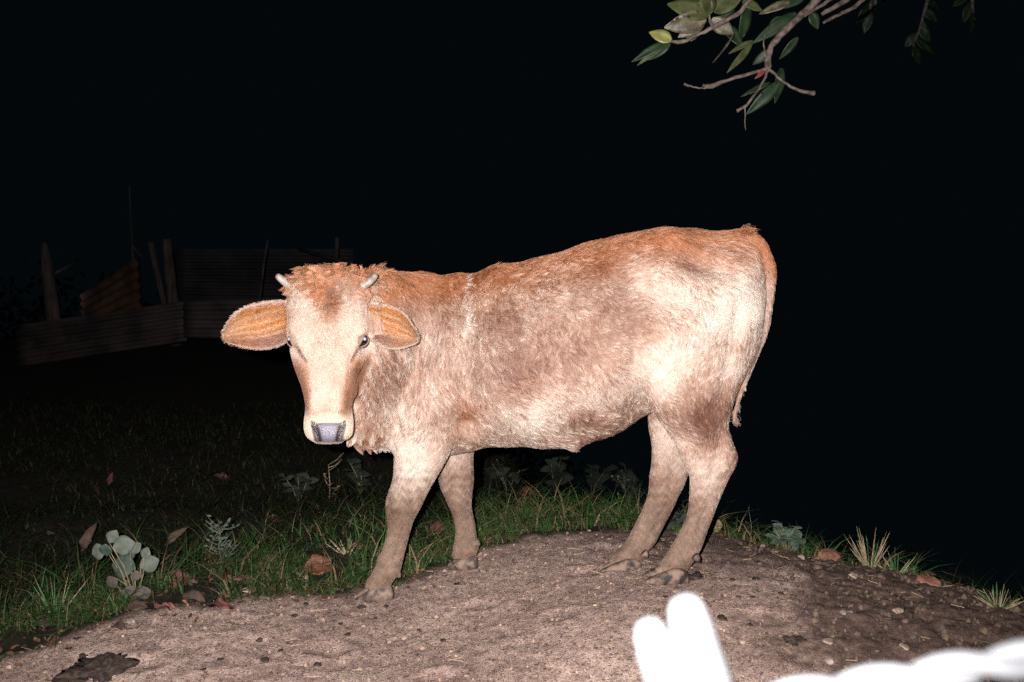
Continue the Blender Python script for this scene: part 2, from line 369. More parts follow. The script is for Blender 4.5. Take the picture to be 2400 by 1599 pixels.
def LINES():
    """long grooves (negative) and ridges"""
    out = []
    for pts, r, h in [([(1092, 780), (1098, 870), (1100, 960), (1092, 1010)], .028, -.0085), ([(960, 720), (985, 790), (975, 870), (945, 950), (925, 1010)], .03, -.006), ([(1010, 700), (1045, 780), (1062, 860)], .03, .005),
                      ([(1575, 560), (1640, 585), (1720, 610)], .022, .006), ([(1600, 600), (1660, 620), (1720, 640)], .03, -.007), ([(1570, 565), (1545, 620), (1530, 680)], .03, .006), ([(1510, 960), (1490, 890), (1490, 820), (1505, 760)], .030, -.0085),
                      ([(1735, 700), (1720, 790), (1700, 880), (1690, 960)], .025, -.0055), ([(1600, 1000), (1620, 1050), (1640, 1090)], .02, -.003), ([(1692, 1030), (1680, 1080), (1668, 1130)], .016, -.0055), ([(1655, 1180), (1642, 1230), (1630, 1270)], .010, -.0035), ([(1560, 1180), (1540, 1230), (1518, 1270)], .010, -.0030),
                      ([(948, 1230), (936, 1280), (922, 1320)], .010, -.0032), ([(1098, 1210), (1100, 1250)], .010, -.003), ([(930, 1165), (935, 1200)], .022, .005), ([(1078, 1165), (1082, 1195)], .02, .004), ([(960, 1090), (985, 1130), (985, 1165)], .014, -.003), ([(915, 1345), (905, 1350)], .018, .004), ([(1610, 1298), (1600, 1305)], .018, .004), ([(1490, 1288), (1484, 1292)], .018, .004), ([(1714, 1066), (1720, 1080)], .016, .005),
                      ([(925, 1170), (922, 1195)], .016, .006), ([(980, 1185), (972, 1200)], .014, .005), ([(1630, 1120), (1640, 1150)], .02, -.004), ([(1700, 1090), (1690, 1115)], .016, .006), ([(1535, 1100), (1530, 1130)], .018, .005), ([(1600, 1130), (1590, 1150)], .016, .004), ([(1600, 1240), (1580, 1285)], .012, .003), ([(895, 1290), (885, 1320)], .012, .003), ([(1640, 1300), (1630, 1308)], .012, .005), ([(935, 1340), (928, 1348)], .012, .005),
                      ([(1300, 640), (1290, 720), (1300, 800)], .025, .0025), ([(1370, 630), (1360, 720), (1365, 800)], .025, .0025), ([(1230, 660), (1220, 740)], .025, .0022), ([(1440, 1000), (1380, 1028), (1300, 1040)], .03, .004),
                      ([(722, 845), (718, 880), (722, 920)], .012, -.004), ([(818, 845), (822, 880), (816, 920)], .012, -.004), ([(745, 800), (748, 860), (750, 920)], .012, .003), ([(792, 800), (790, 860), (788, 920)], .012, .003), ([(700, 812), (712, 832), (722, 848)], .007, -.004), ([(837, 812), (826, 832), (817, 848)], .007, -.004), ([(735, 975), (770, 970), (806, 975)], .012, .003)]:
        for a, b in zip(pts[:-1], pts[1:]):
            n = max(1, int(math.hypot(a[0] - b[0], a[1] - b[1]) * 1.33e-3 / r + .5))
            for k in range(n): out.append((*lerp(np.array(a, float), np.array(b, float), (k + .5) / n), 3.0, r, h))
    return out
def ear(side):
    """cupped leaf-shaped ear with its hollow towards the camera; returns grid of points and the hollow direction"""
    if side < 0:
        axis = [(688, 745, 2.93), (660, 752, 2.91), (620, 764, 2.895), (575, 777, 2.885), (540, 786, 2.885), (520, 789, 2.89)]
        top = [(682, 708), (650, 705), (605, 712), (566, 724), (538, 748), (523, 776)]
        bot = [(686, 790), (660, 808), (622, 819), (572, 814), (540, 806), (526, 799)]
    else:
        axis = [(848, 745, 2.93), (874, 752, 2.915), (905, 764, 2.91), (940, 777, 2.915), (966, 788, 2.92), (981, 794, 2.93)]
        top = [(854, 712), (880, 716), (910, 717), (944, 732), (966, 762), (980, 786)]
        bot = [(852, 786), (872, 800), (895, 813), (926, 819), (958, 811), (976, 804)]
    na = 20; A = np.array(dens(axis, 4)); T = np.array(dens(top, 4)); B = np.array(dens(bot, 4))
    rows = []
    for i in range(len(A)):
        u = i / (len(A) - 1); r = []
        for j in range(na + 1):
            v = j / na
            px = (1 - v) * T[i, 0] + v * B[i, 0]; py = (1 - v) * T[i, 1] + v * B[i, 1]
            # quadratic through the axis point
            q = 4 * v * (1 - v); px += q * (A[i, 0] - (T[i, 0] + B[i, 0]) / 2) * 0.5; py += q * (A[i, 1] - (T[i, 1] + B[i, 1]) / 2) * 0.2
            cup = 0.055 * (1 - u) ** 0.6 * q * (1 - 0.35 * u) + 0.006 * math.sin(v * 19 + u * 3) * q * (1 - u)
            r.append(P(px, py, A[i, 2] + cup - 0.02 * (1 - q)))
        rows.append(r)
    return np.array(rows)

EARC = []
def add_ear(mb_v, mb_f, side):
    g = ear(side); n0, n1 = g.shape[:2]; th = 0.0035
    off = np.array((0, 1, 0.0)) * th * 2
    for half in range(2):
        for i in range(n0):
            for j in range(n1):
                u, v = i / (n0 - 1), j / (n1 - 1)
                c = lerp(np.array((.30, .105, .024)), np.array((.26, .135, .070)), sstep(u, .45, .95))
                c = lerp(c, np.array((.15, .080, .060)), .8 * sstep(v, .55, .8) * (1 - sstep(u, .35, .85)))  # shade in the lower hollow is put into the colour
                for vs_ in (.25, .42, .58, .72): c = lerp(c, np.array((.50, .34, .22)), .55 * math.exp(-((v - vs_ - .12 * (u - .5)) / .035) ** 2) * sstep(u, .05, .2) * (1 - sstep(u, .6, .9)))
                rim = max(1 - sstep(v, .0, .09), sstep(v, .93, 1.0), sstep(u, .93, 1.0)); c = lerp(c, np.array((.42, .31, .25)), .8 * rim)
                EARC.append(np.array((.33, .20, .14)) if half else c)
    o = len(mb_v)
    front = g.reshape(-1, 3); back = (g + off).reshape(-1, 3)
    mb_v.extend(front.tolist()); mb_v.extend(back.tolist())
    N = n0 * n1
    def q(a, b, c, d, flip):
        mb_f.append((a, b, c, d) if not flip else (d, c, b, a))
    fl_ = side < 0
    for i in range(n0 - 1):
        for j in range(n1 - 1):
            a = o + i * n1 + j; q(a, a + n1, a + n1 + 1, a + 1, not fl_)
            a += N; q(a, a + n1, a + n1 + 1, a + 1, fl_)
    for i in range(n0 - 1):
        for j, fx in ((0, False), (n1 - 1, True)):
            a = o + i * n1 + j; q(a, a + N, a + N + n1, a + n1, fx ^ (not fl_))
    for j in range(n1 - 1):
        a = o + (n0 - 1) * n1 + j; q(a, a + N, a + N + 1, a + 1, not fl_)
    return o, o + 2 * N

def build_cow_body():
    me0 = cow_shell().mesh('tmp'); ob = bpy.data.objects.new('tmp', me0); COL.objects.link(ob)
    md = ob.modifiers.new('r', 'REMESH'); md.mode = 'VOXEL'; md.voxel_size = 0.0055
    dg = bpy.context.evaluated_depsgraph_get(); dg.update()
    me1 = bpy.data.meshes.new_from_object(ob.evaluated_get(dg)); bpy.data.objects.remove(ob); bpy.data.meshes.remove(me0)
    co, e = numpy_mesh(me1)
    hc = P(770, 840, 2.85)
    head = np.exp(-np.maximum(0, np.linalg.norm((co - hc) / np.array((.16, .2, .3)), axis=1) - 1) * 6)
    low = 1 - sstep(co[:, 2], 0.30, 0.5)
    w = np.clip(1 - 0.35 * head - 0.4 * low, 0.2, 1)
    co = taubin(co, e, 40, w=w)
    # plain smoothing where limbs and trunk meet
    n = len(co); deg = np.bincount(e.ravel(), minlength=n)[:, None]
    wt = (1 - head) * (1 - low) * 0.5
    for k in range(14):
        s = np.stack([np.bincount(e[:, 0], co[e[:, 1], i], n) + np.bincount(e[:, 1], co[e[:, 0], i], n) for i in range(3)], -1)
        co = co + (s / np.maximum(deg, 1) - co) * wt[:, None]
    me1.vertices.foreach_set('co', co.ravel()); me1.update()
    nr = vnormals(me1); dsp = np.zeros(n)
    from mathutils.bvhtree import BVHTree
    bv = BVHTree.FromPolygons([Vector(c) for c in co], [tuple(p.vertices) for p in me1.polygons])
    def hit(px, py):
        d = P(px, py, 3.0) - CAM; d /= np.linalg.norm(d)
        h = bv.ray_cast(Vector(CAM), Vector(d)); return np.array(h[0]) if h[0] is not None else None
    global HIT; HIT = hit
    for px, py, Y, r, h in BUMPS + LINES():
        c = hit(px, py)
        if c is None: c = P(px, py, Y)
        d2 = ((co - c) ** 2).sum(1); dsp += h * np.exp(-d2 / (r * r))
    co = co + nr * dsp[:, None]
    # low folds of skin on the neck and small unevenness
    wob = 0.0016 * (np.sin(co[:, 0] * 31 + co[:, 2] * 9) * np.sin(co[:, 2] * 23 + co[:, 1] * 17) + np.sin(co[:, 0] * 57 - co[:, 2] * 39))
    nf = np.exp(-(((co - P(880, 880, 3.0)) / np.array((.08, .2, .2))) ** 2).sum(1))
    wob = wob * (1 - head) + nf * 0.009 * np.sin((co[:, 0] + 0.25 * co[:, 2]) * 170)
    co = co + nr * wob[:, None]
    V = co.tolist(); F = [tuple(p.vertices) for p in me1.polygons]
    e0 = add_ear(V, F, -1); e1 = add_ear(V, F, 1)
    bpy.data.meshes.remove(me1)
    me = bpy.data.meshes.new('body'); me.from_pydata(V, [], F); me.update()
    me.polygons.foreach_set('use_smooth', np.ones(len(F), bool))
    return me, n
cow = empty('cow', (0.2, 3.2, float(gheight(0.2, 3.2))))
tag(cow, 'tan young cow with small horns standing on the dirt, head turned to the camera', 'cow')
BODY_ME, NB = build_cow_body()

# ---- coat: everything below is laid out on the cow's own length and height (X, Z)
def XZ(px, py, Y=3.1):
    p = P(px, py, Y); return p[0], p[2]
def blob(p, px, py, r, Y=3.0):
    c = XZ(px, py, Y); k = r * Y / FPX
    return np.exp(-((p[:, 0] - c[0]) ** 2 + (p[:, 2] - c[1]) ** 2) / (k * k))
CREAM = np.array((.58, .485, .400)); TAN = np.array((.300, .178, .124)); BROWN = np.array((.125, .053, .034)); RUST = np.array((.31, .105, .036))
MUD = np.array((.165, .104, .070)); PALE = np.array((.50, .40, .285)); EARO = np.array((.36, .150, .050)); RIM = np.array((.33, .23, .185)); GREYSKIN = np.array((.13, .105, .12))
_tl = np.array([P(x, y, 3.2)[[0, 2]] for x, y in [(900, 640), (1000, 640), (1083, 646), (1141, 628), (1211, 621), (1284, 598), (1366, 570), (1460, 551), (1520, 541), (1590, 533), (1650, 541), (1717, 545), (1770, 570), (1815, 615)]])
def TOPZ(x): return np.interp(x, _tl[:, 0], _tl[:, 1])
HEAD0 = P(770, 700, 2.86); HEAD1 = P(770, 1020, 2.75)
def head_weight(p):
    c = (HEAD0 + HEAD1) / 2
    hz_ = (HEAD0[2] - p[:, 2]) / (HEAD0[2] - HEAD1[2]); lim = np.interp(hz_, [-.3, 0, .35, .55, .72, 1.1], [.125, .125, .125, .101, .076, .074])
    inx = 1 - sstep(np.abs(p[:, 0] - HEAD0[0] - .001), lim - .004, lim + .004)
    yb = lerp(3.09, 2.915, np.clip((HEAD0[2] - p[:, 2]) / (HEAD0[2] - HEAD1[2]), 0, 1))
    return inx * (1 - sstep(p[:, 1], yb - .02, yb + .02)) * sstep(p[:, 2], HEAD1[2] - .12, HEAD1[2] - .08)
def coat_colour(p, n, isear, jit, earc):
    """coat colour, patch highlights and shading included, at points p with normals n; jit shifts single locks lighter or darker"""
    m = np.full(len(p), .50)
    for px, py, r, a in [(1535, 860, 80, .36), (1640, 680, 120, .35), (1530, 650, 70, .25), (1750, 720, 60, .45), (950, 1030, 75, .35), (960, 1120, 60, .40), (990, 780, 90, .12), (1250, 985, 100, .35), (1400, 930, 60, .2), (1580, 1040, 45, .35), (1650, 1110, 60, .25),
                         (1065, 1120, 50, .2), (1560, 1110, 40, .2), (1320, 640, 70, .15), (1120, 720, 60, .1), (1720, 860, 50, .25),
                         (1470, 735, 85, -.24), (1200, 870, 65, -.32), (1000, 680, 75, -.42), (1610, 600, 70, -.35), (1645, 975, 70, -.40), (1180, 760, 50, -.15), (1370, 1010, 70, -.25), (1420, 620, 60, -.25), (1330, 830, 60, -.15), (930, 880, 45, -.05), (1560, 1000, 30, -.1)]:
        m += a * (1.35 if a < 0 else 1.15) * blob(p, px, py, r)  # coat patches, with flash highlights and shading put into the colour
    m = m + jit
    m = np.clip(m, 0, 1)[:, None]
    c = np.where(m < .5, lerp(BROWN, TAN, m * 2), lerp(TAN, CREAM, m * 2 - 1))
    c = lerp(c, RUST * (1 + jit[:, None]), ((1 - sstep(TOPZ(p[:, 0]) - p[:, 2] + .05 * jit, .015, .135)) * (p[:, 0] > -.42) * sstep(p[:, 2], .55, .7))[:, None] * .85)
    c = lerp(c, RUST, (.6 * blob(p, 1092, 985, 38) + .35 * blob(p, 900, 700, 40) + .3 * blob(p, 870, 1010, 40))[:, None].clip(0, 1))
    # soiled lower legs
    z = p[:, 2]
    pat = np.sin(p[:, 0] * 61 + 3 * np.sin(p[:, 2] * 47 + p[:, 1] * 20)) * np.sin(p[:, 2] * 83 + 2 * np.sin(p[:, 0] * 71)) + .6 * np.sin(p[:, 2] * 190 + 4 * np.sin(p[:, 0] * 130))
    leg = 1 - sstep(z + .05 * pat, .18, .42)
    c = lerp(c, MUD * (1 + 1.1 * jit[:, None] + .20 * pat[:, None]), leg[:, None] * .92)
    knee = .6 * blob(p, 930, 1225, 26)
    c = lerp(c, MUD * .72, knee[:, None])
    # head
    hw = head_weight(p)
    hx = (p[:, 0] - HEAD0[0]); hz = (HEAD0[2] - p[:, 2]) / (HEAD0[2] - HEAD1[2])
    half = np.interp(hz, [-.2, 0, .3, .5, .7, .85, 1.05], [.10, .11, .11, .095, .072, .070, .07])
    edge = np.clip(np.abs(hx) / half, 0, 1.2)
    hm = .80 - .95 * sstep(edge, .46, .92) * sstep(hz, .38, .55) * (1 - sstep(hz, .84, .92)) + .9 * jit  # darker cheek sides: brown coat plus painted shading of the receding planes
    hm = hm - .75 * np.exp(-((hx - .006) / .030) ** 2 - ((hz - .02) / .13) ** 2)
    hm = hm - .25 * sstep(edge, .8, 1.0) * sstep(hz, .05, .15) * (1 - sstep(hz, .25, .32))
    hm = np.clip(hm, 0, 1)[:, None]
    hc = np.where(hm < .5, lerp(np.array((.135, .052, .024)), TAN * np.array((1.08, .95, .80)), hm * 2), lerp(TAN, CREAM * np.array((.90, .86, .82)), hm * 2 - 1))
    hc = lerp(hc, RUST * (1.1 + 2 * jit[:, None]), (1 - sstep(hz + .05 * np.sin(hx * 60), -.10, .04))[:, None] * .8)
    ring = sstep(hz, .80, .90)
    hc = lerp(hc, PALE, ring[:, None] * .85)
    for ex_, sg in ((687, 1), (850, -1)):     # dark lids and the dark crease running from the eye towards the nose
        a = P(ex_ + sg * 7, 808, 2.83); b = P(ex_ + sg * 31, 850, 2.80)
        ab = np.array((b[0] - a[0], b[2] - a[2])); q = np.stack([p[:, 0] - a[0], p[:, 2] - a[2]], -1)
        t = np.clip((q @ ab) / (ab @ ab), 0, 1); d = np.linalg.norm(q - t[:, None] * ab, axis=1)
        hc = lerp(hc, np.array((.07, .028, .016)), (np.exp(-(d / (.0062 - .003 * t)) ** 2) * .95)[:, None])
    c = lerp(c, hc, hw[:, None])
    # ears
    if isear.any():
        e = isear
        ec = earc * (1 + .9 * jit[:, None])
        c = np.where(e[:, None], ec, c)
    return np.clip(c, .01, .9)
def nose_mask(p):
    """the bare nose pad"""
    a = P(729, 992, 2.75); b = P(811, 992, 2.75); z0 = a[2]; z1 = P(770, 1040, 2.75)[2]
    mid = (a[0] + b[0]) / 2; t = np.clip((z0 - p[:, 2]) / (z0 - z1), 0, 1)
    hwid = lerp((b[0] - a[0]) / 2, (b[0] - a[0]) / 2 * .80, t)
    top = z0 - .010 * (1 - (np.abs(p[:, 0] - mid) / hwid) ** 2).clip(0, 1)
    k = (1 - sstep(np.abs(p[:, 0] - mid), hwid - .003, hwid + .003)) * (1 - sstep(p[:, 2], top - .003, top + .003)) * sstep(p[:, 2], z1 - .002, z1 + .003) * (p[:, 1] < 2.80)
    return k * head_weight(p)

co_b, _e = numpy_mesh(BODY_ME); nr_b = vnormals(BODY_ME); ear_v = np.arange(len(co_b)) >= NB
jv = np.array([mnoise.noise(Vector(c) * 40) for c in co_b]) * .16
EARC = np.concatenate([np.zeros((NB, 3)), np.array(EARC)])
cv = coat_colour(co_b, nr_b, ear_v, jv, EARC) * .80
nm = nose_mask(co_b)
spec = np.array([mnoise.noise(Vector(c) * 420) for c in co_b])
cv = lerp(cv, GREYSKIN * (1 + .5 * spec[:, None]), nm[:, None])
at = BODY_ME.attributes.new('coat', 'FLOAT_COLOR', 'POINT'); at.data.foreach_set('color', np.concatenate([cv, np.ones((len(cv), 1))], 1).astype(np.float32).ravel())
an = BODY_ME.attributes.new('nose', 'FLOAT', 'POINT'); an.data.foreach_set('value', nm.astype(np.float32))
m_skin, nt, b = mat_new('cow_hide'); L = nt.links
ac = nd(nt, 'ShaderNodeAttribute', attribute_name='coat'); L.new(ac.outputs['Color'], b.inputs['Base Color'])
ano = nd(nt, 'ShaderNodeAttribute', attribute_name='nose'); mr = nd(nt, 'ShaderNodeMapRange'); mr.inputs['To Min'].default_value = .85; mr.inputs['To Max'].default_value = .34
L.new(ano.outputs['Fac'], mr.inputs['Value']); L.new(mr.outputs[0], b.inputs['Roughness']); b.inputs['Specular IOR Level'].default_value = .4
tc = nd(nt, 'ShaderNodeTexCoord'); vz = nd(nt, 'ShaderNodeTexVoronoi'); vz.inputs['Scale'].default_value = 260; L.new(tc.outputs['Object'], vz.inputs['Vector'])
bp = nd(nt, 'ShaderNodeBump'); bp.inputs['Strength'].default_value = .5; bp.inputs['Distance'].default_value = .002; L.new(vz.outputs['Distance'], bp.inputs['Height']); L.new(bp.outputs[0], b.inputs['Normal'])
body = link('body', BODY_ME, m_skin, cow)

# ---- fur strands
def build_fur(total=330000):
    me = BODY_ME; me.calc_loop_triangles(); nt_ = len(me.loop_triangles)
    tri = np.empty(nt_ * 3, int); me.loop_triangles.foreach_get('vertices', tri); tri = tri.reshape(-1, 3)
    A, B, C = co_b[tri[:, 0]], co_b[tri[:, 1]], co_b[tri[:, 2]]
    area = np.linalg.norm(np.cross(B - A, C - A), axis=1) / 2
    cen = (A + B + C) / 3
    tear = tri[:, 0] >= NB
    hw = head_weight(cen)
    wgt = area * (1 + 1.6 * hw + 1.2 * tear + .5 * (cen[:, 2] < .35))
    wgt = wgt * np.where(nr_b[tri[:, 0]][:, 1] > .35, np.where(hw > .5, .3, .55), 1.0)
    pick = RNG.choice(nt_, total, p=wgt / wgt.sum())
    r1 = np.sqrt(RNG.random(total)); r2 = RNG.random(total)
    w0, w1, w2 = 1 - r1, r1 * (1 - r2), r1 * r2
    T = tri[pick]
    root = A[pick] * w0[:, None] + B[pick] * w1[:, None] + C[pick] * w2[:, None]
    n = nr_b[T[:, 0]] * w0[:, None] + nr_b[T[:, 1]] * w1[:, None] + nr_b[T[:, 2]] * w2[:, None]; n /= np.linalg.norm(n, axis=1)[:, None] + 1e-9
    isear = tear[pick]; ec0 = EARC[T[:, 0]]
    keep = nose_mask(root) < .3
    # keep clear of the eyes
    for s_ in EYES:
        keep &= np.linalg.norm(root - s_[0], axis=1) > s_[1] * 1.12
    root, n, isear, ec0 = root[keep], n[keep], isear[keep], ec0[keep]; N = len(root)
    hw = head_weight(root) * (~isear)
    hz = (HEAD0[2] - root[:, 2]) / (HEAD0[2] - HEAD1[2]); hx = root[:, 0] - HEAD0[0]
    # flow of the coat (right, up)
    ctl = [(950, 700, .25, -1), (1000, 850, .15, -1), (930, 950, 0, -1), (1080, 700, .25, -1), (1150, 680, .6, -.8), (1250, 700, .9, -.7), (1200, 850, .5, -1), (1300, 950, .8, -.7), (1350, 620, 1, -.35), (1450, 600, 1, -.3), (1350, 780, .7, -.8),
           (1460, 720, .9, .25), (1440, 850, .6, -.6), (1550, 600, .8, -.4), (1620, 700, .5, -.9), (1700, 640, .7, -.6), (1540, 850, -.2, -1), (1650, 850, .15, -1), (1740, 760, -.2, -1), (1650, 980, .2, -1), (1600, 1100, 0, -1), (1500, 960, .6, -.5), (1400, 1000, .7, -.7), (1130, 1000, .6, -.8), (950, 1100, .0, -1), (980, 1000, -.1, -1),
           (1800, 640, .2, -1)]
    num = np.zeros((N, 2)); den = np.zeros(N)
    for px, py, dx, dz in ctl:
        x, z = XZ(px, py, 3.0); w = 1 / (((root[:, 0] - x) ** 2 + (root[:, 2] - z) ** 2) + .003) ** 1.6
        k = math.hypot(dx, dz); num += w[:, None] * np.array((dx / k, dz / k)); den += w
    fl2 = num / den[:, None]
    legm = 1 - sstep(root[:, 2], .36, .5)
    fl2 = lerp(fl2, np.array((-.12, -1.0)), legm[:, None])
    # head: from a whorl on the forehead outwards, then down the face
    whx, whz = .004, .02
    q = np.stack([hx - whx, -(hz - whz) * .42], -1); q = q / (np.linalg.norm(q, axis=1)[:, None] + .02)
    hf = lerp(q, np.stack([.5 * hx / .1, np.full(N, -1.0)], -1), sstep(hz, .12, .42)[:, None])
    fl2 = lerp(fl2, hf, hw[:, None])
    ef = np.stack([np.sign(hx) * 1.0, -.35 + 0 * hx], -1); fl2 = np.where(isear[:, None], ef, fl2)
    d = np.stack([fl2[:, 0], 0 * fl2[:, 0], fl2[:, 1]], -1)
    d[:, 1] += np.where(hw > .5, -.1, 0)
    # length
    z = root[:, 2]
    ln = np.full(N, .018)
    ln += .014 * blob(root, 1170, 760, 110) + .006 * blob(root, 1000, 850, 120) - .008 * blob(root, 1560, 870, 110) - .006 * blob(root, 1470, 760, 80) + .008 * blob(root, 1640, 700, 80) + .006 * blob(root, 1640, 1000, 60)
    ln = lerp(ln, .009, sstep(-z, -.56, -.42)); ln = np.where(z < .30, .0075, ln)
    bel = sstep(-n[:, 2], .35, .8) * (z > .42); ln = ln + .008 * bel
    top = sstep(n[:, 2], .55, .85) * (z > .75); ln = ln + .006 * top
    dew = blob(root, 860, 1030, 40) + blob(root, 820, 1040, 30); ln = ln + .016 * np.clip(dew, 0, 1) * (1 - hw)
    hl = np.interp(hz, [-.3, -.12, -.04, .08, .25, .9, 1.1], [.034, .036, .028, .016, .010, .006, .005])
    ln = lerp(ln, hl, hw); ln = np.where(isear, .0085, ln)
    tl = np.linalg.norm(root - P(1748, 540, 3.11), axis=1) < .022; ln = np.where(tl, .036, ln)
    tlm = np.interp(root[:, 2], [XZ(0, 915, 3.1)[1], XZ(0, 812, 3.1)[1], XZ(0, 708, 3.1)[1], XZ(0, 640, 3.1)[1]], [XZ(1722, 0, 3.1)[0], XZ(1765, 0, 3.1)[0], XZ(1789, 0, 3.1)[0], XZ(1790, 0, 3.1)[0]])
    tlz = (root[:, 0] > tlm) & (root[:, 2] > .45) & (root[:, 0] > .75); ln = np.where(tlz, .010, ln)
    tt = np.linalg.norm(root - P(1722, 980, 3.065), axis=1) < .022; ln = np.where(tt, .030, ln)
    ln *= RNG.uniform(.65, 1.2, N)
    lift = np.full(N, .075) + .10 * top + .10 * bel; lift = np.where(hw > .5, np.interp(hz, [-.2, -.05, .1, .4, 1], [.8, .6, .22, .14, .14]), lift); lift = np.where(isear, .35, lift); lift = np.where(z < .3, .18, lift)
    lift = np.where(tl, 1.6, lift)
    curl = np.full(N, .12) + .32 * blob(root, 1200, 760, 150) + .12 * blob(root, 1400, 700, 120) + .15 * blob(root, 1650, 700, 90) + .06 * blob(root, 1600, 1010, 100)
    curl = np.where((hw > .5) & (hz < .03), .5, curl); curl = np.where((hw > .5) & (hz >= .03), .04, curl); curl = np.where(z < .35, .03, curl)
    # guides
    G = RNG.choice(N, 85000, replace=False)
    kd = KDTree(len(G))
    for i, g in enumerate(G): kd.insert(root[g], i)
    kd.balance()
    own = np.fromiter((kd.find(r)[1] for r in root), int, N)
    tuftm = ((hw > .5) & (hz < .02)) | (dew > .35) | ((bel > .3) & (RNG.random(N) < .5)) | ((top > .4) & (RNG.random(N) < .25)) | (RNG.random(N) < .35 * blob(root, 1200, 770, 150))
    G2 = RNG.choice(len(G), 9000, replace=False); kd2 = KDTree(len(G2))
    for i, g in enumerate(G2): kd2.insert(root[G[g]], int(g))
    kd2.balance()
    ti = np.nonzero(tuftm)[0]; own[ti] = np.fromiter((kd2.find(root[i])[1] for i in ti), int, len(ti))
    gl = np.where((hw[G] > .5) & (hz[G] < .02), RNG.uniform(.55, 1.35, len(G)), RNG.uniform(.85, 1.2, len(G)))
    ln = np.where(tuftm, ln * gl[own], ln)
    CZ = .30 + .8 * np.clip(blob(root, 1200, 760, 150) + .6 * blob(root, 1430, 720, 110) + .6 * blob(root, 1650, 690, 90), 0, 1)
    swirl = np.array([mnoise.noise(Vector(root[g]) * 9.0) * 1.1 + mnoise.noise(Vector(root[g]) * 28.0) * .9 * CZ[g] for g in G])
    swirl = swirl * np.where(hw[G] > .5, np.where(hz[G] < .05, 1.9, .35), np.where(z[G] < .4, .3, 1.0)) + RNG.normal(0, .07, len(G))
    gj = np.array([mnoise.noise(Vector(root[g]) * 60.0) for g in G]) * .30 + np.where(RNG.random(len(G)) < .32, .34, -.14) * np.where(z[G] < .4, .3, 1) + RNG.normal(0, .12, len(G)) + np.array([mnoise.noise(Vector(root[g]) * 12.0) for g in G]) * .40
    K = 6; t = np.linspace(0, 1, K)
    def frame(idx_n, idx_d, ang):
        dt = idx_d - idx_n * (idx_d * idx_n).sum(1)[:, None]; dt /= np.linalg.norm(dt, axis=1)[:, None] + 1e-6
        bt = np.cross(idx_n, dt); return dt * np.cos(ang)[:, None] + bt * np.sin(ang)[:, None], -dt * np.sin(ang)[:, None] + bt * np.cos(ang)[:, None]
    def curve(nn, dd, ang, L_, lf, cu, ph, fr):
        a, bta = frame(nn, dd, ang)
        k = 1 / np.sqrt(1 + lf ** 2)
        body_ = a[:, None, :] * (t[None, :, None] * (L_ * k)[:, None, None]) + nn[:, None, :] * ((L_ * k * lf)[:, None] * (t * (1.25 - .75 * t))[None])[..., None]
        wv = np.sin(t[None] * fr[:, None] * 6.283 + ph[:, None]) - np.sin(ph)[:, None]
        body_ += bta[:, None, :] * (wv * (cu * L_)[:, None] * .55 * np.minimum(t * 2, 1)[None])[..., None]
        return body_
    ph = RNG.uniform(0, 6.28, len(G)); fr = RNG.uniform(.6, 1.1, len(G))
    gcv = curve(n[G], d[G], swirl, ln[G] * gl, lift[G] * RNG.uniform(.6, 1.6, len(G)), curl[G], ph, fr)
    scv = curve(n, d, swirl[own] + RNG.normal(0, .10, N), ln, lift * RNG.uniform(.6, 1.3, N), curl[own * 0 + np.arange(N)], ph[own] + RNG.normal(0, .5, N), fr[own])
    clump = np.where((hw > .5) & (hz > .1), .3, np.where(z < .35, .5, .80)); clump = np.where(isear, .4, clump); clump = np.where(tuftm, .9, clump)
    cw = clump[:, None] * (t ** 1.1)[None]
    ratio = (ln / ln[G][own])[:, None, None]
    tgt = (root[G][own])[:, None, :] + gcv[own] * np.clip(ratio, .7, 1.15)
    pos = (root[:, None, :] + scv) * (1 - cw[..., None]) + tgt * cw[..., None]
    pos += n[:, None, :] * (.0008 * t[None, :, None])
    jit = gj[own] * np.where(hw > .5, .45, 1.0) * np.where(z < .35, .9, 1) + RNG.normal(0, .07, N)
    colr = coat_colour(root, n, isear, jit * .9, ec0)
    stk = isear & (RNG.random(N) < .05); colr[stk] = lerp(colr[stk], np.array((.55, .40, .28)), .6)
    # white scar hairs running down from the withers
    sc = np.abs(root[:, 0] - np.interp(-root[:, 2], [-XZ(1084, 650, 3.02)[1], -XZ(1090, 700, 3.02)[1], -XZ(1098, 770, 3.02)[1]], [XZ(1084, 650, 3.02)[0], XZ(1088, 700, 3.02)[0], XZ(1096, 770, 3.02)[0]]))
    scm = (sc < .0035) & (root[:, 2] > XZ(1098, 765, 3.02)[1]) & (n[:, 1] < 0); colr[scm] = (.8, .76, .72)
    rad = np.full(N, .00055) + .0001 * (ln > .02); rad = np.where(hw > .5, .00048, rad)
    cvd = bpy.data.hair_curves.new('fur'); cvd.add_curves([K] * N)
    cvd.attributes['position'].data.foreach_set('vector', pos.astype(np.float32).ravel())
    ra = cvd.attributes.get('radius') or cvd.attributes.new('radius', 'FLOAT', 'POINT')
    ra.data.foreach_set('value', (rad[:, None] * (1 - .7 * t)[None]).astype(np.float32).ravel())
    ca = cvd.attributes.new('hue', 'FLOAT_COLOR', 'CURVE'); ca.data.foreach_set('color', np.concatenate([colr, np.ones((N, 1))], 1).astype(np.float32).ravel())
    m = bpy.data.materials.new('cow_fur'); m.use_nodes = True; nt = m.node_tree; nt.nodes.clear(); L = nt.links
    out = nd(nt, 'ShaderNodeOutputMaterial'); a_ = nd(nt, 'ShaderNodeAttribute', attribute_name='hue')
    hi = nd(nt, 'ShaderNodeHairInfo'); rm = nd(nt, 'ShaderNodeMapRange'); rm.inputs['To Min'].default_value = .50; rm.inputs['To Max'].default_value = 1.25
    L.new(hi.outputs['Intercept'], rm.inputs['Value'])
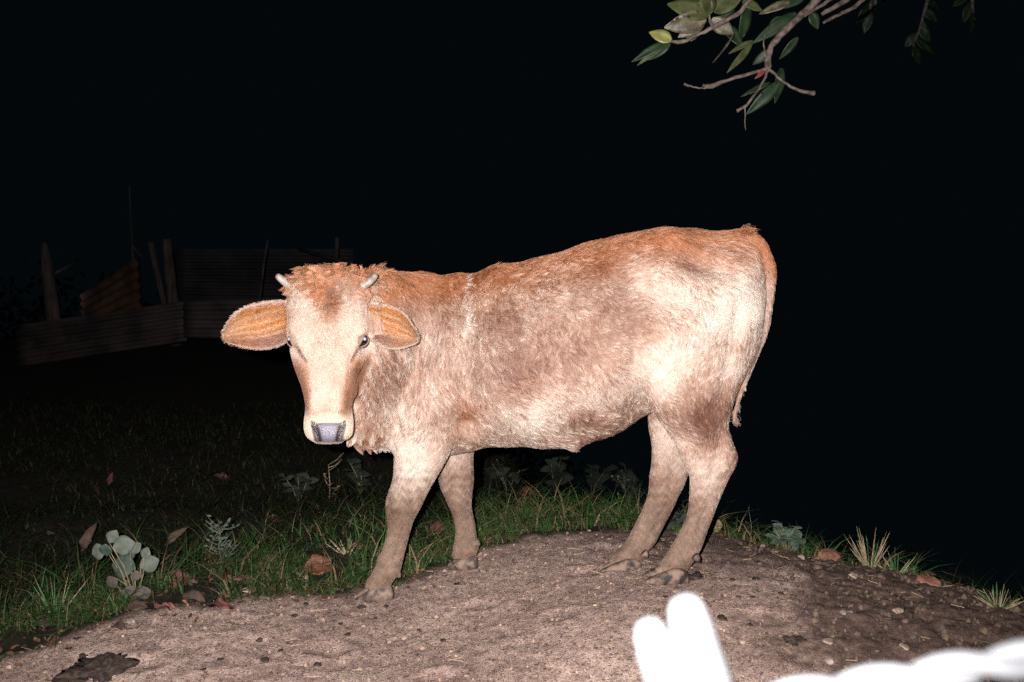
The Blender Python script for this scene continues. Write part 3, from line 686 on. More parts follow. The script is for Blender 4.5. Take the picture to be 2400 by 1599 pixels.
    ml = nd(nt, 'ShaderNodeVectorMath', operation='SCALE'); L.new(a_.outputs['Color'], ml.inputs[0]); L.new(rm.outputs[0], ml.inputs['Scale'])   # dark roots, pale tips: hair tone plus painted shade between locks
    pb = nd(nt, 'ShaderNodeBsdfDiffuse'); L.new(ml.outputs[0], pb.inputs['Color'])
    ph_ = nd(nt, 'ShaderNodeBsdfHairPrincipled'); ph_.model = 'CHIANG'; ph_.parametrization = 'COLOR'; L.new(ml.outputs[0], ph_.inputs['Color'])
    ph_.inputs['Roughness'].default_value = .38; ph_.inputs['Radial Roughness'].default_value = .55
    mx = nd(nt, 'ShaderNodeMixShader'); mx.inputs[0].default_value = .55; L.new(pb.outputs[0], mx.inputs[1]); L.new(ph_.outputs[0], mx.inputs[2])
    L.new(mx.outputs[0], out.inputs['Surface'])
    cvd.materials.append(m)
    o = bpy.data.objects.new('fur', cvd); COL.objects.link(o); o.parent = cow; o.matrix_parent_inverse = Matrix.Translation(-Vector(cow.location))
    return o

EYES = [(P(689, 799, 2.860), .0195), (P(848, 799, 2.860), .0195)]
build_fur()

# ---- eyes, horns, hooves
m_eye, nt, b = mat_new('eye_dark'); b.inputs['Base Color'].default_value = (.006, .005, .006, 1); b.inputs['Roughness'].default_value = .05; b.inputs['Specular IOR Level'].default_value = .7
m_glint, nt, b = mat_new('eye_shine'); b.inputs['Base Color'].default_value = (.34, .42, .62, 1); b.inputs['Roughness'].default_value = .10; b.inputs['Metallic'].default_value = .3  # pale blue base colour paints the flash glint in the eye
def ball(c, r, nu=24, nv=14, sq=(1, 1, 1)):
    mb = MB(); vs = []; fs = []
    for i in range(nv + 1):
        th = math.pi * i / nv
        for j in range(nu):
            ph = 2 * math.pi * j / nu; vs.append(np.array(c) + r * np.array((math.sin(th) * math.cos(ph) * sq[0], math.sin(th) * math.sin(ph) * sq[1], math.cos(th) * sq[2])))
    for i in range(nv):
        for j in range(nu):
            k = (j + 1) % nu; fs.append((i * nu + j, (i + 1) * nu + j, (i + 1) * nu + k, i * nu + k))
    mb.add(vs, fs); return mb
m_lid, nt, b = mat_new('eyelid_skin'); b.inputs['Base Color'].default_value = (.17, .105, .072, 1); b.inputs['Roughness'].default_value = .8
for k, (c, r) in enumerate(EYES):
    e = ball(c, r).build('eye', m_eye, cow)
    sg = -1 if k == 0 else 1
    fw = np.array((sg * .68, -.72, .10)); fw /= np.linalg.norm(fw)
    ball(c + fw * r * .70 + np.array((sg * .001, -.003, .006)), r * .26, 16, 10).build('eye_glint', m_glint, e)
    sl = np.array((sg * .50, .35, .80)); sl -= fw * sl.dot(fw); sl /= np.linalg.norm(sl); sd = np.cross(sl, fw)   # slit runs from outer top to inner bottom
    for s0, s1 in ((25, 150), (-150, -27)):
        mb = MB(); vs = []; fs = []; na, nb_ = 14, 12
        for a in range(na + 1):
            th = lerp(math.radians(s0), math.radians(s1), a / na)
            for q in range(nb_ + 1):
                ph = math.radians(lerp(14, 166, q / nb_)); open_ = 1 - .9 * abs(math.cos(ph)) ** 1.5
                tt = th * (lerp(open_, 1, a / na))
                rr = r * (1.045 + (.04 if a == 1 else 0)); vs.append(c + rr * (math.cos(ph) * sl + math.sin(ph) * (math.cos(tt) * fw + math.sin(tt) * sd)))
        for a in range(na):
            for q in range(nb_): u = a * (nb_ + 1) + q; fs.append((u, u + 1, u + nb_ + 2, u + nb_ + 1))
        mb.add(vs, fs); ob = mb.build('eyelid', m_lid, e); so = ob.modifiers.new('t', 'SOLIDIFY'); so.thickness = .0025; so.offset = 0
def nose_pad():
    from mathutils.bvhtree import BVHTree
    bv = BVHTree.FromPolygons([Vector(c) for c in co_b], [tuple(p.vertices) for p in BODY_ME.polygons])
    nu, nv = 72, 44; V = []; C = []; F = []
    for i in range(nv + 1):
        t = i / nv
        for j in range(nu + 1):
            w = j / nu * 2 - 1
            half = lerp(43.8, 33.5, t ** 1.1)
            top = 991 - 6.5 * sstep(abs(w), .55, .88) + 7 * sstep(abs(w), .90, 1.0); px = 769.8 + half * w; py = lerp(top, 1036.5 - 2.5 * abs(w) ** 3, t)
            d = P(px, py, 3.0) - CAM; d /= np.linalg.norm(d); h = bv.ray_cast(Vector(CAM), Vector(d)); p = np.array(h[0]) if h[0] is not None else P(px, py, 2.76); 
            edge = max(abs(w), 1 - 2 * min(t, 1 - t)); off = .0042 * (1 - sstep(edge, .60, 1.0)) + .0004 - .0012 * sstep(edge, .96, 1.0)
            # comma-shaped nostrils: round at the outer top corner, a slit curving down and inwards
            nm_ = 0
            for sg in (-1, 1):
                for cx, cy, r in ((-36.5, 989, 6.0), (-35, 994, 6.0), (-33, 999, 5.8), (-30.5, 1004.5, 5.5), (-28, 1010, 5.2), (-25.5, 1015.5, 4.8), (-23.3, 1021, 4.4), (-21, 1027, 4.0), (-19.5, 1032, 3.4)):
                    nm_ = max(nm_, math.exp(-((((px - 769.8) - sg * -cx) / r) ** 2 + ((py - cy) / r) ** 2) ** 1.5))
            off -= min(.0062 * nm_, max(off - .0006, 0)); off += .0016 * math.exp(-(w / .35) ** 2) - .0012 * math.exp(-(w / .05) ** 2) * sstep(t, .35, .6)
            p = p - d * off; V.append(p)
            spk = mnoise.noise(Vector(p) * 330) * .5 + mnoise.noise(Vector(p) * 700) * .4
            c = lerp(np.array((.135, .125, .150)), np.array((.085, .062, .070)), sstep(abs(w), .15, .62)) * (1 + .8 * spk)  # paler centre: the wet highlight is painted in
            c = lerp(c, np.array((.26, .19, .15)), .8 * sstep(edge, .90, 1.0) * (t < .9))
            C.append(lerp(c, np.array((.012, .006, .007)), min(1, nm_ * 1.25)))  # shade inside the nostrils is painted as dark colour
    for i in range(nv):
        for j in range(nu): a = i * (nu + 1) + j; F.append((a, a + nu + 1, a + nu + 2, a + 1))
    me = np_mesh('nose', np.array(V), None, np.array(F), np.array(C), True)
    m = attr_mat('nose_wet', .38, .5); nt = m.node_tree; tc = nd(nt, 'ShaderNodeTexCoord'); vz = nd(nt, 'ShaderNodeTexVoronoi'); vz.inputs['Scale'].default_value = 380; nt.links.new(tc.outputs['Object'], vz.inputs['Vector'])
    bp = nd(nt, 'ShaderNodeBump'); bp.inputs['Strength'].default_value = .6; bp.inputs['Distance'].default_value = .0015; nt.links.new(vz.outputs['Distance'], bp.inputs['Height']); nt.links.new(bp.outputs[0], nt.nodes['Principled BSDF'].inputs['Normal'])
    link('nose', me, m, cow)
nose_pad()
m_horn = noise_mat('horn_keratin', (.14, .115, .095), (.27, .225, .19), 60, .5, .2, dist=.002)
for pts in ([(688, 676, 2.90), (676, 667, 2.90), (664, 658, 2.90), (654, 650, 2.895), (648, 645, 2.89)], [(848, 674, 2.91), (860, 664, 2.91), (870, 656, 2.91), (877, 649, 2.905), (882, 644, 2.90)]):
    mb = MB(); D = dens(pts, 4); rr = np.interp(np.linspace(0, 1, len(D)), [0, .3, .7, .93, 1], [.0145, .013, .0105, .0075, .003])
    mb.tube([P(*q) for q in D], rr, 14); mb.build('horn', m_horn, cow)
m_hoof = noise_mat('hoof_horn', (.018, .012, .010), (.165, .108, .078), 32, .7, .3, dist=.003, lo=.40, hi=.56)
m_hoofd = noise_mat('hoof_dusty', (.045, .032, .026), (.185, .13, .098), 40, .75, .3, dist=.003, lo=.38, hi=.6)
def claw(heel, toe, Y, hgt, wid, mat):
    """one claw: photo points of heel and toe on the ground, height at the heel-side coronet"""
    h = P(*heel, Y); t = P(*toe, Y); ax = t - h; L_ = np.linalg.norm(ax); ax /= L_; up = np.array((0, 0, 1.0)); la = np.cross(up, ax); la /= np.linalg.norm(la)
    up = np.cross(ax, la); rings = []
    for u, hh, ww in ((-.04, .50, .50), (.0, .78, .78), (.12, .95, .95), (.30, 1.0, 1.0), (.5, .82, 1.0), (.7, .60, .92), (.86, .40, .74), (.96, .26, .50), (1.0, .16, .30)):
        c = h + ax * (u * L_); H = hgt * hh; ring = []
        for q in range(16):
            f_ = q / 15; z_ = math.sin(math.pi * f_) ** .55; yy = math.cos(math.pi * f_); yy = math.copysign(abs(yy) ** .6, yy) * wid * ww * (1.06 - .30 * z_)
            ring.append(c + la * yy + up * (z_ * H - .005))
        rings.append(ring)
    mb = MB(); mb.loft(rings); o = mb.build('hoof', mat, cow, smooth=True); return o
claw((1610, 1359), (1512, 1363), 2.985, .044, .021, m_hoof); claw((1598, 1340), (1512, 1344), 3.03, .038, .018, m_hoof)
claw((1500, 1334), (1408, 1339), 3.195, .043, .020, m_hoof); claw((1492, 1324), (1414, 1328), 3.235, .036, .018, m_hoof)
claw((920, 1397), (838, 1406), 3.11, .050, .022, m_hoofd); claw((912, 1388), (834, 1397), 3.152, .047, .020, m_hoofd)
claw((1118, 1325), (1052, 1331), 3.35, .045, .021, m_hoofd); claw((1112, 1319), (1050, 1325), 3.39, .043, .020, m_hoofd)
def dewclaw(px, py, Y, dx=8, dy=8):
    mb = MB(); mb.tube([P(px - dx, py - dy, Y), P(px - 2, py - 2, Y), P(px + 2, py + 3, Y)], [.014, .011, .004], 10); mb.build('dewclaw', m_hoofd, cow)
for q in ((1637, 1312, 2.99), (1516, 1304, 3.2), (936, 1350, 3.12), (1122, 1276, 3.36)): dewclaw(*q)

# =================================================================== GROUND COVER
def on_ground(px, py):
    """where the sight line through a photo point meets the ground"""
    d = P(px, py, 1.0) - CAM; t = 0.8
    tt = np.arange(.8, 7.0, .008); Q = CAM + d * tt[:, None]; below = np.nonzero(Q[:, 2] <= gheight(Q[:, 0], Q[:, 1]))[0]
    p = Q[below[0]] if len(below) else Q[-1]
    if p[1] > 4.3 and px > 1550:      # just past the brow of the mound
        x = P(px, py, 3.5)[0]; y = edge_y(x) + .05; p = np.array((x, y, float(gheight(x, y))))
    return p
m_grass = attr_mat('grass_blade', .6, .12)
def blades(name, base, hgt, wid, lean_dir, lean, tint):
    n = len(base); K = 4; t = np.linspace(0, 1, K)
    side = np.stack([-np.sin(lean_dir), np.cos(lean_dir), 0 * lean_dir], -1); tw = RNG.uniform(-.9, .9, n)
    fwd = np.stack([np.cos(lean_dir), np.sin(lean_dir), 0 * lean_dir], -1)
    side = side * np.cos(tw)[:, None] + fwd * np.sin(tw)[:, None]
    V = np.zeros((n, 2 * K - 1, 3)); C = np.zeros((n, 2 * K - 1, 3))
    for k in range(K):
        c = base + fwd * (hgt * lean * t[k] ** 2)[:, None]; c[:, 2] += hgt * t[k] * (1 - .35 * lean * t[k])
        w = wid * (1 - t[k] ** 1.6) * .5
        sh = tint * (0.75 + .35 * t[k])
        if k < K - 1: V[:, 2 * k] = c - side * w[:, None]; V[:, 2 * k + 1] = c + side * w[:, None]; C[:, 2 * k] = sh; C[:, 2 * k + 1] = sh
        else: V[:, 2 * k] = c; C[:, 2 * k] = sh
    o = (np.arange(n) * (2 * K - 1))[:, None]
    F4 = np.concatenate([o + np.array([2 * k, 2 * k + 1, 2 * k + 3, 2 * k + 2]) for k in range(K - 2)])
    F3 = o + np.array([2 * K - 4, 2 * K - 3, 2 * K - 2])
    return np_mesh(name, V.reshape(-1, 3), F3, F4, C.reshape(-1, 3))
def grass_tint(n, dry=.12):
    g = np.array((.045, .105, .028)) * RNG.uniform(.5, 1.5, (n, 1)) * np.stack([RNG.uniform(.7, 1.5, n), np.ones(n), RNG.uniform(.6, 1.4, n)], -1)
    d = np.array((.24, .17, .09)) * RNG.uniform(.5, 1.3, (n, 1)); return np.where((RNG.random(n) < dry)[:, None], d, g)
def grass_patch(n, xr, yfun):
    x = RNG.uniform(xr[0], xr[1], n); y = yfun(x); z = gheight(x, y); return np.stack([x, y, z - .004], -1)
def fbmv(b, f, sd): return fbm(b[:, 0], b[:, 1], sd, 3, f)
def build_grass():
    # the strip along the edge of the dirt
    b = grass_patch(30000, (-3.0, 2.6), lambda x: edge_y(x) + RNG.gamma(1.6, .16, len(x)) - .03)
    keep = fbmv(b, 7, 5.0) + RNG.normal(0, .25, len(b)) > -.05; keep &= ~((b[:, 0] > 1.25) & (RNG.random(len(b)) < .75)); b = b[keep]; n = len(b)
    h = RNG.uniform(.03, .11, n) * (1 + .35 * fbmv(b, 5, 6.0)); h = np.clip(h, .02, .16) * np.where(b[:, 0] > .75, .72, 1.1)
    dist = b[:, 1] - edge_y(b[:, 0]); h *= np.clip(.4 + dist * 6, .4, 1)
    o = link('grass', blades('grass', b, h, RNG.uniform(.003, .007, n), RNG.uniform(0, 6.28, n), RNG.uniform(.4, 2.2, n), grass_tint(n, .22) * np.where(b[:, 0] < -.5, .48, .66)[:, None]), m_grass)  # left part tinted darker to imitate the flash falloff
    tag(o, 'green grass strip along the far edge of the dirt', 'grass', kind='stuff')
    b = grass_patch(4200, (-2.6, 1.5), lambda x: edge_y(x) + .03 + RNG.gamma(1.5, .13, len(x))); keep = fbmv(b, 6, 15.0) > -.15; b = b[keep]; n = len(b)
    o = link('grass', blades('grass', b, RNG.uniform(.09, .21, n) * np.where(b[:, 0] > .8, .7, 1), RNG.uniform(.003, .008, n), RNG.uniform(0, 6.28, n), RNG.uniform(.5, 2.0, n), grass_tint(n, .30) * np.where(b[:, 0] < -.5, .45, .62)[:, None]), m_grass)  # darker tint on the left stands in for weaker flash
    tag(o, 'taller tangled grass blades behind the cow\'s legs', 'grass', kind='stuff')
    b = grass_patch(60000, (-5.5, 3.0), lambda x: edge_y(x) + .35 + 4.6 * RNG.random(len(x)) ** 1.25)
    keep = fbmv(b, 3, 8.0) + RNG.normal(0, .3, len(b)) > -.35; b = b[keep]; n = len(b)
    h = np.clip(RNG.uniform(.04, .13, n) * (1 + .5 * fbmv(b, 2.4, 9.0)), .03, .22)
    o = link('grass', blades('grass', b, h, RNG.uniform(.004, .009, n), RNG.uniform(0, 6.28, n), RNG.uniform(.6, 2.4, n), grass_tint(n, .35) * .11), m_grass)  # tint cut down: flash fading with distance is put into the colour
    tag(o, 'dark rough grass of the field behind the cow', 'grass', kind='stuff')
build_grass()

# ---- pebbles and grit lying on the dirt
ICO = None
def ico():
    global ICO
    if ICO is None:
        bm = bmesh.new(); bmesh.ops.create_icosphere(bm, subdivisions=1, radius=1.0); bm.verts.ensure_lookup_table()
        ICO = (np.array([v.co[:] for v in bm.verts]), np.array([[v.index for v in f.verts] for f in bm.faces])); bm.free()
    return ICO
def build_gravel(n=26000):
    v, f = ico()
    x = RNG.uniform(-2.3, 2.6, n); y = RNG.uniform(1.75, 3.8, n)
    ok = y < edge_y(x) + .02; x, y = x[ok], y[ok]; n = len(x)
    r = .0012 + .0072 * RNG.random(n) ** 6 + np.where(x > .8, .009 * RNG.random(n) ** 4, 0)
    sq = RNG.uniform(.55, 1.2, (n, 1, 3)); V = v[None] * sq * r[:, None, None] * (1 + RNG.normal(0, .13, (n, len(v), 1)))
    V += np.stack([x, y, gheight(x, y) + r * .05], -1)[:, None]
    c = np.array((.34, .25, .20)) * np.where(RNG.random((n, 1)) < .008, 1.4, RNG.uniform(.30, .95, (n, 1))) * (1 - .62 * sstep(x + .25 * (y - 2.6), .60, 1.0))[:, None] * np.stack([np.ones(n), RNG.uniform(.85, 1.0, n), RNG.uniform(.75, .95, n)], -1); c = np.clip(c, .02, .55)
    F = (f[None] + (np.arange(n) * len(v))[:, None, None]).reshape(-1, 3)
    me = np_mesh('gravel', V.reshape(-1, 3), F, None, np.repeat(c, len(v), 0))
    o = link('gravel', me, attr_mat('pebble', .9, .2)); tag(o, 'fine grit and small pebbles scattered over the bare dirt', 'gravel', kind='stuff')
    # bits of straw
    n = 900; x = RNG.uniform(-1.9, 1.9, n); y = RNG.uniform(1.85, 3.7, n); ok = y < edge_y(x); x, y = x[ok], y[ok]; n = len(x)
    b = np.stack([x, y, gheight(x, y) + .003], -1)
    a = RNG.uniform(0, 6.28, n); L_ = RNG.uniform(.01, .05, n); d = np.stack([np.cos(a), np.sin(a), RNG.uniform(-.05, .12, n)], -1); w = np.stack([-np.sin(a), np.cos(a), 0 * a], -1) * .0008
    V = np.stack([b - w, b + w, b + w + d * L_[:, None], b - w + d * L_[:, None]], 1)
    V2 = V + np.array((0, 0, .0012)); V = np.concatenate([V, V2], 1); o_ = (np.arange(n) * 8)[:, None]
    F4 = np.concatenate([o_ + np.array(q) for q in ((0, 1, 2, 3), (4, 7, 6, 5), (0, 4, 5, 1), (1, 5, 6, 2), (2, 6, 7, 3), (3, 7, 4, 0))])
    c = np.array((.33, .25, .15)) * RNG.uniform(.4, 1.3, (n, 1))
    o = link('straw_litter', np_mesh('straw_litter', V.reshape(-1, 3), None, F4, np.repeat(c, 8, 0)), attr_mat('straw', .8, .2)); tag(o, 'loose bits of straw and stalk strewn on the dirt', 'straw', kind='stuff')
build_gravel()

def build_litter(n=420):
    x = RNG.uniform(-2.2, 1.6, n); x = np.where(RNG.random(n) < .6, RNG.uniform(-2.0, -.3, n), x); y = edge_y(x) + RNG.normal(.03, .09, n); base = np.stack([x, y, gheight(x, y) + .008], -1); V = []; C = []; F = []
    for k in range(n):
        l = RNG.uniform(.008, .026); a = RNG.uniform(0, 6.28); ax = np.array((math.cos(a), math.sin(a), RNG.normal(0, .35))); sd = np.array((-math.sin(a), math.cos(a), RNG.normal(0, .35))); up = np.cross(ax, sd); o_ = len(V)
        c = np.array([(.10, .028, .018), (.075, .038, .022), (.14, .07, .04), (.05, .03, .02)][k % 4]) * RNG.uniform(.5, 1.3)
        for i in range(4):
            u = i / 3 - .5
            for v in (-.5, 0, .5): w = (1 - (2 * u) ** 2 * .8) * .7; V.append(base[k] + ax * u * l + sd * v * w * l + up * l * (.28 * abs(v) * RNG.uniform(.3, 1.6) + .5 * u * u * RNG.uniform(-.5, 1.2))); C.append(c * RNG.uniform(.8, 1.2))
        for i in range(3):
            for q in range(2): p_ = o_ + i * 3 + q; F.append((p_, p_ + 1, p_ + 4, p_ + 3))
    o = link('leaf_litter', np_mesh('leaf_litter', np.array(V), None, np.array(F), np.array(C)), attr_mat('litter', .8, .15)); tag(o, 'small reddish-brown leaf scraps along the edge of the dirt', 'leaf litter', kind='stuff')
build_litter()

# ---- stones, dung, dry leaves: each a thing of its own
def lump(name, px, py, rx, ry, rz, mat, label, cat, group=None, seed=1, rough=.35, sub=3, sink=.3):
    c = on_ground(px, py); k = c[1] / FPX
    bm = bmesh.new(); bmesh.ops.create_icosphere(bm, subdivisions=sub, radius=1.0); off = Vector((seed * 3.7, seed * 1.9, seed * .7))
    for v in bm.verts:
        d = v.co.copy(); w = 1 + rough * mnoise.noise(d * 1.3 + off) + rough * .5 * mnoise.noise(d * 3.1 + off) + rough * .45 * mnoise.noise(d * 7 + off)
        v.co = Vector((d.x * rx * k * w, d.y * ry * k * w, d.z * rz * k * w))
    me = bpy.data.meshes.new(name); bm.to_mesh(me); bm.free(); me.polygons.foreach_set('use_smooth', [True] * len(me.polygons)) if cat != 'stone' else None
    o = link(name, me, mat); o.location = (c[0], c[1], gheight(c[0], c[1]) + rz * k * (1 - 2 * sink) * .5); o.rotation_euler = (0, 0, seed * 1.3)
    return tag(o, label, cat, group)
m_st = [noise_mat('stone_pale', (.17, .13, .105), (.36, .29, .24), 60, .9, .5, dist=.004), noise_mat('stone_tan', (.16, .11, .085), (.36, .26, .20), 60, .9, .5, dist=.004),
        noise_mat('brick_red', (.15, .06, .04), (.34, .16, .11), 50, .9, .5, dist=.004)]
for k, (px, py, rx, rz, mi, lb) in enumerate([
        (1952, 1246, 34, 24, 2, 'reddish rock at the dirt edge between the small shrub and dry tuft'), (1935, 1268, 24, 9, 2, 'flat dark red stone in front of the reddish rock'),
        (1876, 1312, 13, 9, 0, 'pale round stone below the small shrub'), (1986, 1444, 22, 10, 0, 'large pale stone lying in the dark clods at right'),
        (1944, 1556, 14, 9, 0, 'pale oval stone just above the white wire'), (2175, 1370, 34, 15, 2, 'wide reddish rock on the right slope of the mound'),
        (1935, 1510, 18, 8, 1, 'flat tan stone in the dark soil above the white wire'), (1808, 1274, 13, 7, 1, 'tan stone at the dirt edge left of the shrub'),
        (1738, 1266, 14, 6, 1, 'flat tan stone at the dirt edge behind the rear hoof'), (2105, 1436, 13, 8, 1, 'dull tan stone far out on the right slope'),
        (2116, 1520, 16, 8, 1, 'brown stone near the right end of the wire'), (577, 1388, 12, 7, 1, 'small tan stone among dry leaves at the left dirt edge'),
        (310, 1460, 14, 8, 0, 'small pinkish stone below the grey-leaved plant'), (715, 1360, 13, 9, 1, 'grey stone left of the big curled orange leaf'), (1540, 1478, 9, 5, 1, 'small brown stone left of the wire prongs'),
        (2000, 1352, 12, 7, 1, 'small stone on the dark clods below the dry tuft')]):
    lump('stone', px, py, rx, rx * .8, rz, m_st[mi], lb, 'stone', 'stones on the mound', k + 1, .5, 2)
m_dung = noise_mat('dung_dark', (.012, .008, .006), (.05, .032, .022), 80, .85, .6, dist=.006)
DUNG = [(237, 1572, 62, 'large dark dung heap at the bottom left corner'), (172, 1594, 36, 'dark dung lump at the bottom edge, far left'), (290, 1560, 22, 'dung lump right of the large dung heap'),
        (193, 1541, 12, 'dark crumb just above the large dung heap'), (162, 1526, 8, 'small dark crumb upper left of the large dung heap'), (520, 1549, 10, 'dark crumb on the open dirt right of the large dung heap'), (621, 1551, 11, 'dark crumb below the front legs near the bottom edge'), (717, 1417, 7, 'tiny dark crumb under the big curled orange leaf'), (688, 1448, 9, 'dark crumb left below the near front hoof'), (608, 1503, 8, 'flat dark crumb midway between red leaf and bottom edge'), (657, 1528, 8, 'dark crumb straight above the lowest crumb at left centre'), (816, 1488, 8, 'dark crumb straight below the near front hoof'), (745, 1499, 8, 'dark crumb lower left of the near front hoof'), (745, 1560, 10, 'dark crumb at the bottom, below the near front leg'), (474, 1574, 9, 'dark crumb at the bottom edge, nearest the dung heap'), (180, 1501, 9, 'dark crumb by the grass at far left'), (797, 1463, 7, 'small dark crumb one hoof length below the near front hoof'), (879, 1450, 5, 'tiny black speck below the heel of the near front hoof'), (634, 1398, 7, 'dark crumb beside the small tan stone at the left edge of the dirt'),
        (1040, 1503, 8, 'dark crumb on the dirt below the middle of the belly'), (982, 1478, 6, 'small dark crumb right below the near front leg'), (1630, 1357, 22, 'dark dung clump right behind the near rear hoof'), (1776, 1320, 8, 'dark chip right of the near rear leg, closest to the dirt edge'), (1716, 1361, 8, 'dark chip right of the near rear hoof'), (1770, 1360, 10, 'dark crumb cluster further right of the near rear hoof'), (1693, 1453, 12, 'dark crescent chip right of the wire prongs'), (1559, 1401, 7, 'dark chip just left of the tall wire prong tip'), (1831, 1393, 8, 'dark chip where the dirt turns dark at right'), (1731, 1401, 6, 'small dark chip right of the tall wire prong tip'), (1765, 1401, 6, 'second small dark chip right of the tall wire prong tip'), (1757, 1467, 8, 'dark chip between the wire prongs and the dark clods'), (846, 1424, 10, 'dark crumb touching the toe of the near front hoof'), (905, 1424, 7, 'dark crumb under the heel of the near front hoof'), (1072, 1372, 9, 'dark crumb in front of the far front hoof'), (1160, 1262, 24, 'dark turned soil clump at the grass edge behind the far front leg'), (1860, 1505, 20, 'dark clod above the white wire'), (1905, 1300, 16, 'dark clod below the reddish rock')]
for k, (px, py, r, lb) in enumerate(DUNG):
    lump('dung', px, py, r, r * .9, r * (.30 if r > 15 else .45), m_dung, lb or 'small dark crumb of dung lying on the dirt', 'dung', 'dung on the dirt', k + 20, 1.0 if r > 15 else .8, 4 if r > 15 else 2, .2)

def leaf_mesh(L_, W, curl=.3, fold=.25, crumple=0.0, seed=0, nl=9, nw=5, round_=.8):
    """leaf blade from (0,0,0) along +X, face up, with midrib fold and curl"""
    V = []; F = []; th = .0006
    for i in range(nl):
        u = i / (nl - 1); w = W * (math.sin(math.pi * min(max(u, .02), .985) ** round_)) ** .75
        for j in range(nw):
            v = (j / (nw - 1)) * 2 - 1
            x = L_ * u; y = w * v * .5; z = fold * abs(v) * w * .5 + curl * L_ * (-(u - .1) ** 2) + crumple * L_ * .12 * mnoise.noise(Vector((u * 4 + seed, v * 2, seed * 1.7)))
            V.append((x, y, z))
    for i in range(nl - 1):
        for j in range(nw - 1):
            a = i * nw + j; F.append((a, a + 1, a + nw + 1, a + nw))
    N = len(V); V += [(x, y, z - th) for x, y, z in V]; F += [tuple(q + N for q in reversed(f)) for f in F]
    for i in range(nl - 1):
        a = i * nw; F.append((a + N, a, a + nw, a + nw + N)); a = i * nw + nw - 1; F.append((a, a + N, a + nw + N, a + nw))
    me = bpy.data.meshes.new('leaf'); me.from_pydata(V, [], F); me.update(); me.polygons.foreach_set('use_smooth', [True] * len(F)); return me
def leaf_mat(name, c0, c1, rough=.5, scale=25, spec=.4, lo=.35, hi=.65): return noise_mat(name, c0, c1, scale, rough, .25, dist=.003, spec=spec, lo=lo, hi=hi)
m_dry = [leaf_mat('dry_leaf_red', (.028, .007, .006), (.085, .021, .016), .7), leaf_mat('dry_leaf_orange', (.045, .014, .006), (.135, .043, .018), .7), leaf_mat('dry_leaf_brown', (.022, .012, .008), (.06, .032, .02), .8), leaf_mat('dry_leaf_pink', (.07, .024, .02), (.17, .066, .054), .8), leaf_mat('leaf_yellow', (.07, .055, .018), (.15, .12, .045), .7)]
def axes_matrix(x, z):
    x = np.array(x, float); x /= np.linalg.norm(x); z = np.array(z, float); z -= x * z.dot(x); z /= np.linalg.norm(z); y = np.cross(z, x)
    return Matrix(((x[0], y[0], z[0], 0), (x[1], y[1], z[1], 0), (x[2], y[2], z[2], 0), (0, 0, 0, 1)))
# photo point, length px, width px, heading degrees, stand-up, material, label
DRY = [(749, 1345, 74, 54, 20, .55, 1, 'big curled orange-brown leaf left of the near front hoof'), (422, 1375, 80, 50, 10, .35, 0, 'large red leaf right of the grey-leaved plant'), (455, 1410, 60, 40, -30, .3, 2, 'brown curled leaf under the large red leaf'),
       (206, 1300, 70, 26, 70, .8, 2, 'upright brown leaf behind the grey-leaved plant'), (508, 1335, 42, 30, -10, .4, 0, 'dark red leaf in the grass left of centre'), (539, 1372, 34, 26, 30, .35, 1, 'small orange leaf at the dirt edge'), (577, 1370, 44, 22, 15, .3, 3, 'pinkish leaf at the dirt edge'),
       (400, 1432, 80, 16, -5, .1, 3, 'long pink leaf strip lying on the dirt'), (520, 1430, 74, 22, 12, .2, 0, 'narrow red leaf pointing right on the dirt'), (646, 1222, 44, 20, 0, .35, 0, 'red leaf high in the grass left of the front legs'), (520, 1126, 40, 20, 5, .35, 0, 'dim red leaf far back in the left grass'),
       (107, 1475, 50, 26, 20, .3, 2, 'brown leaf in the dark grass at far left'), (35, 1454, 44, 22, 35, .35, 0, 'dark red leaf at the left edge of the picture'), (237, 1436, 50, 26, -15, .25, 0, 'red leaf below the grey-leaved plant'), (409, 1285, 64, 20, 50, .7, 2, 'long brown leaf leaning in the grass right of the grey-leaved plant'),
       (260, 1142, 30, 14, 80, .7, 0, 'small red leaf standing in the dark grass at left'), (122, 1256, 30, 14, -50, .5, 2, 'small brown leaf in the dark grass at far left'), (841, 1288, 40, 24, 0, .4, 3, 'pinkish leaf in the grass beside the near front leg'), (1237, 1174, 50, 44, 10, .8, 1, 'round rust-red leaf standing in the grass under the belly'),
       (1025, 1258, 30, 34, 80, .8, 0, 'red leaf in the grass between the front legs'), (1000, 1296, 26, 20, 20, .4, 0, 'small red leaf at the dirt edge between the front legs'), (1706, 1234, 60, 24, 5, .3, 0, 'red-brown leaf in the grass behind the rear legs'), (1680, 1238, 44, 22, 170, .3, 1, 'orange-brown leaf touching the near rear leg'), (1700, 1200, 44, 44, 85, .95, 4, 'yellowish leaf standing upright behind the rear leg'),
       (320, 1438, 46, 30, 40, .3, 2, 'brown dead leaf at the foot of the grey-leaved plant'), (280, 1478, 40, 26, 0, .2, 2, 'brown dead leaf on the dirt edge, lower left'), (2150, 1350, 40, 20, 20, .25, 2, 'brown leaf on the right slope beside the wide rock')]
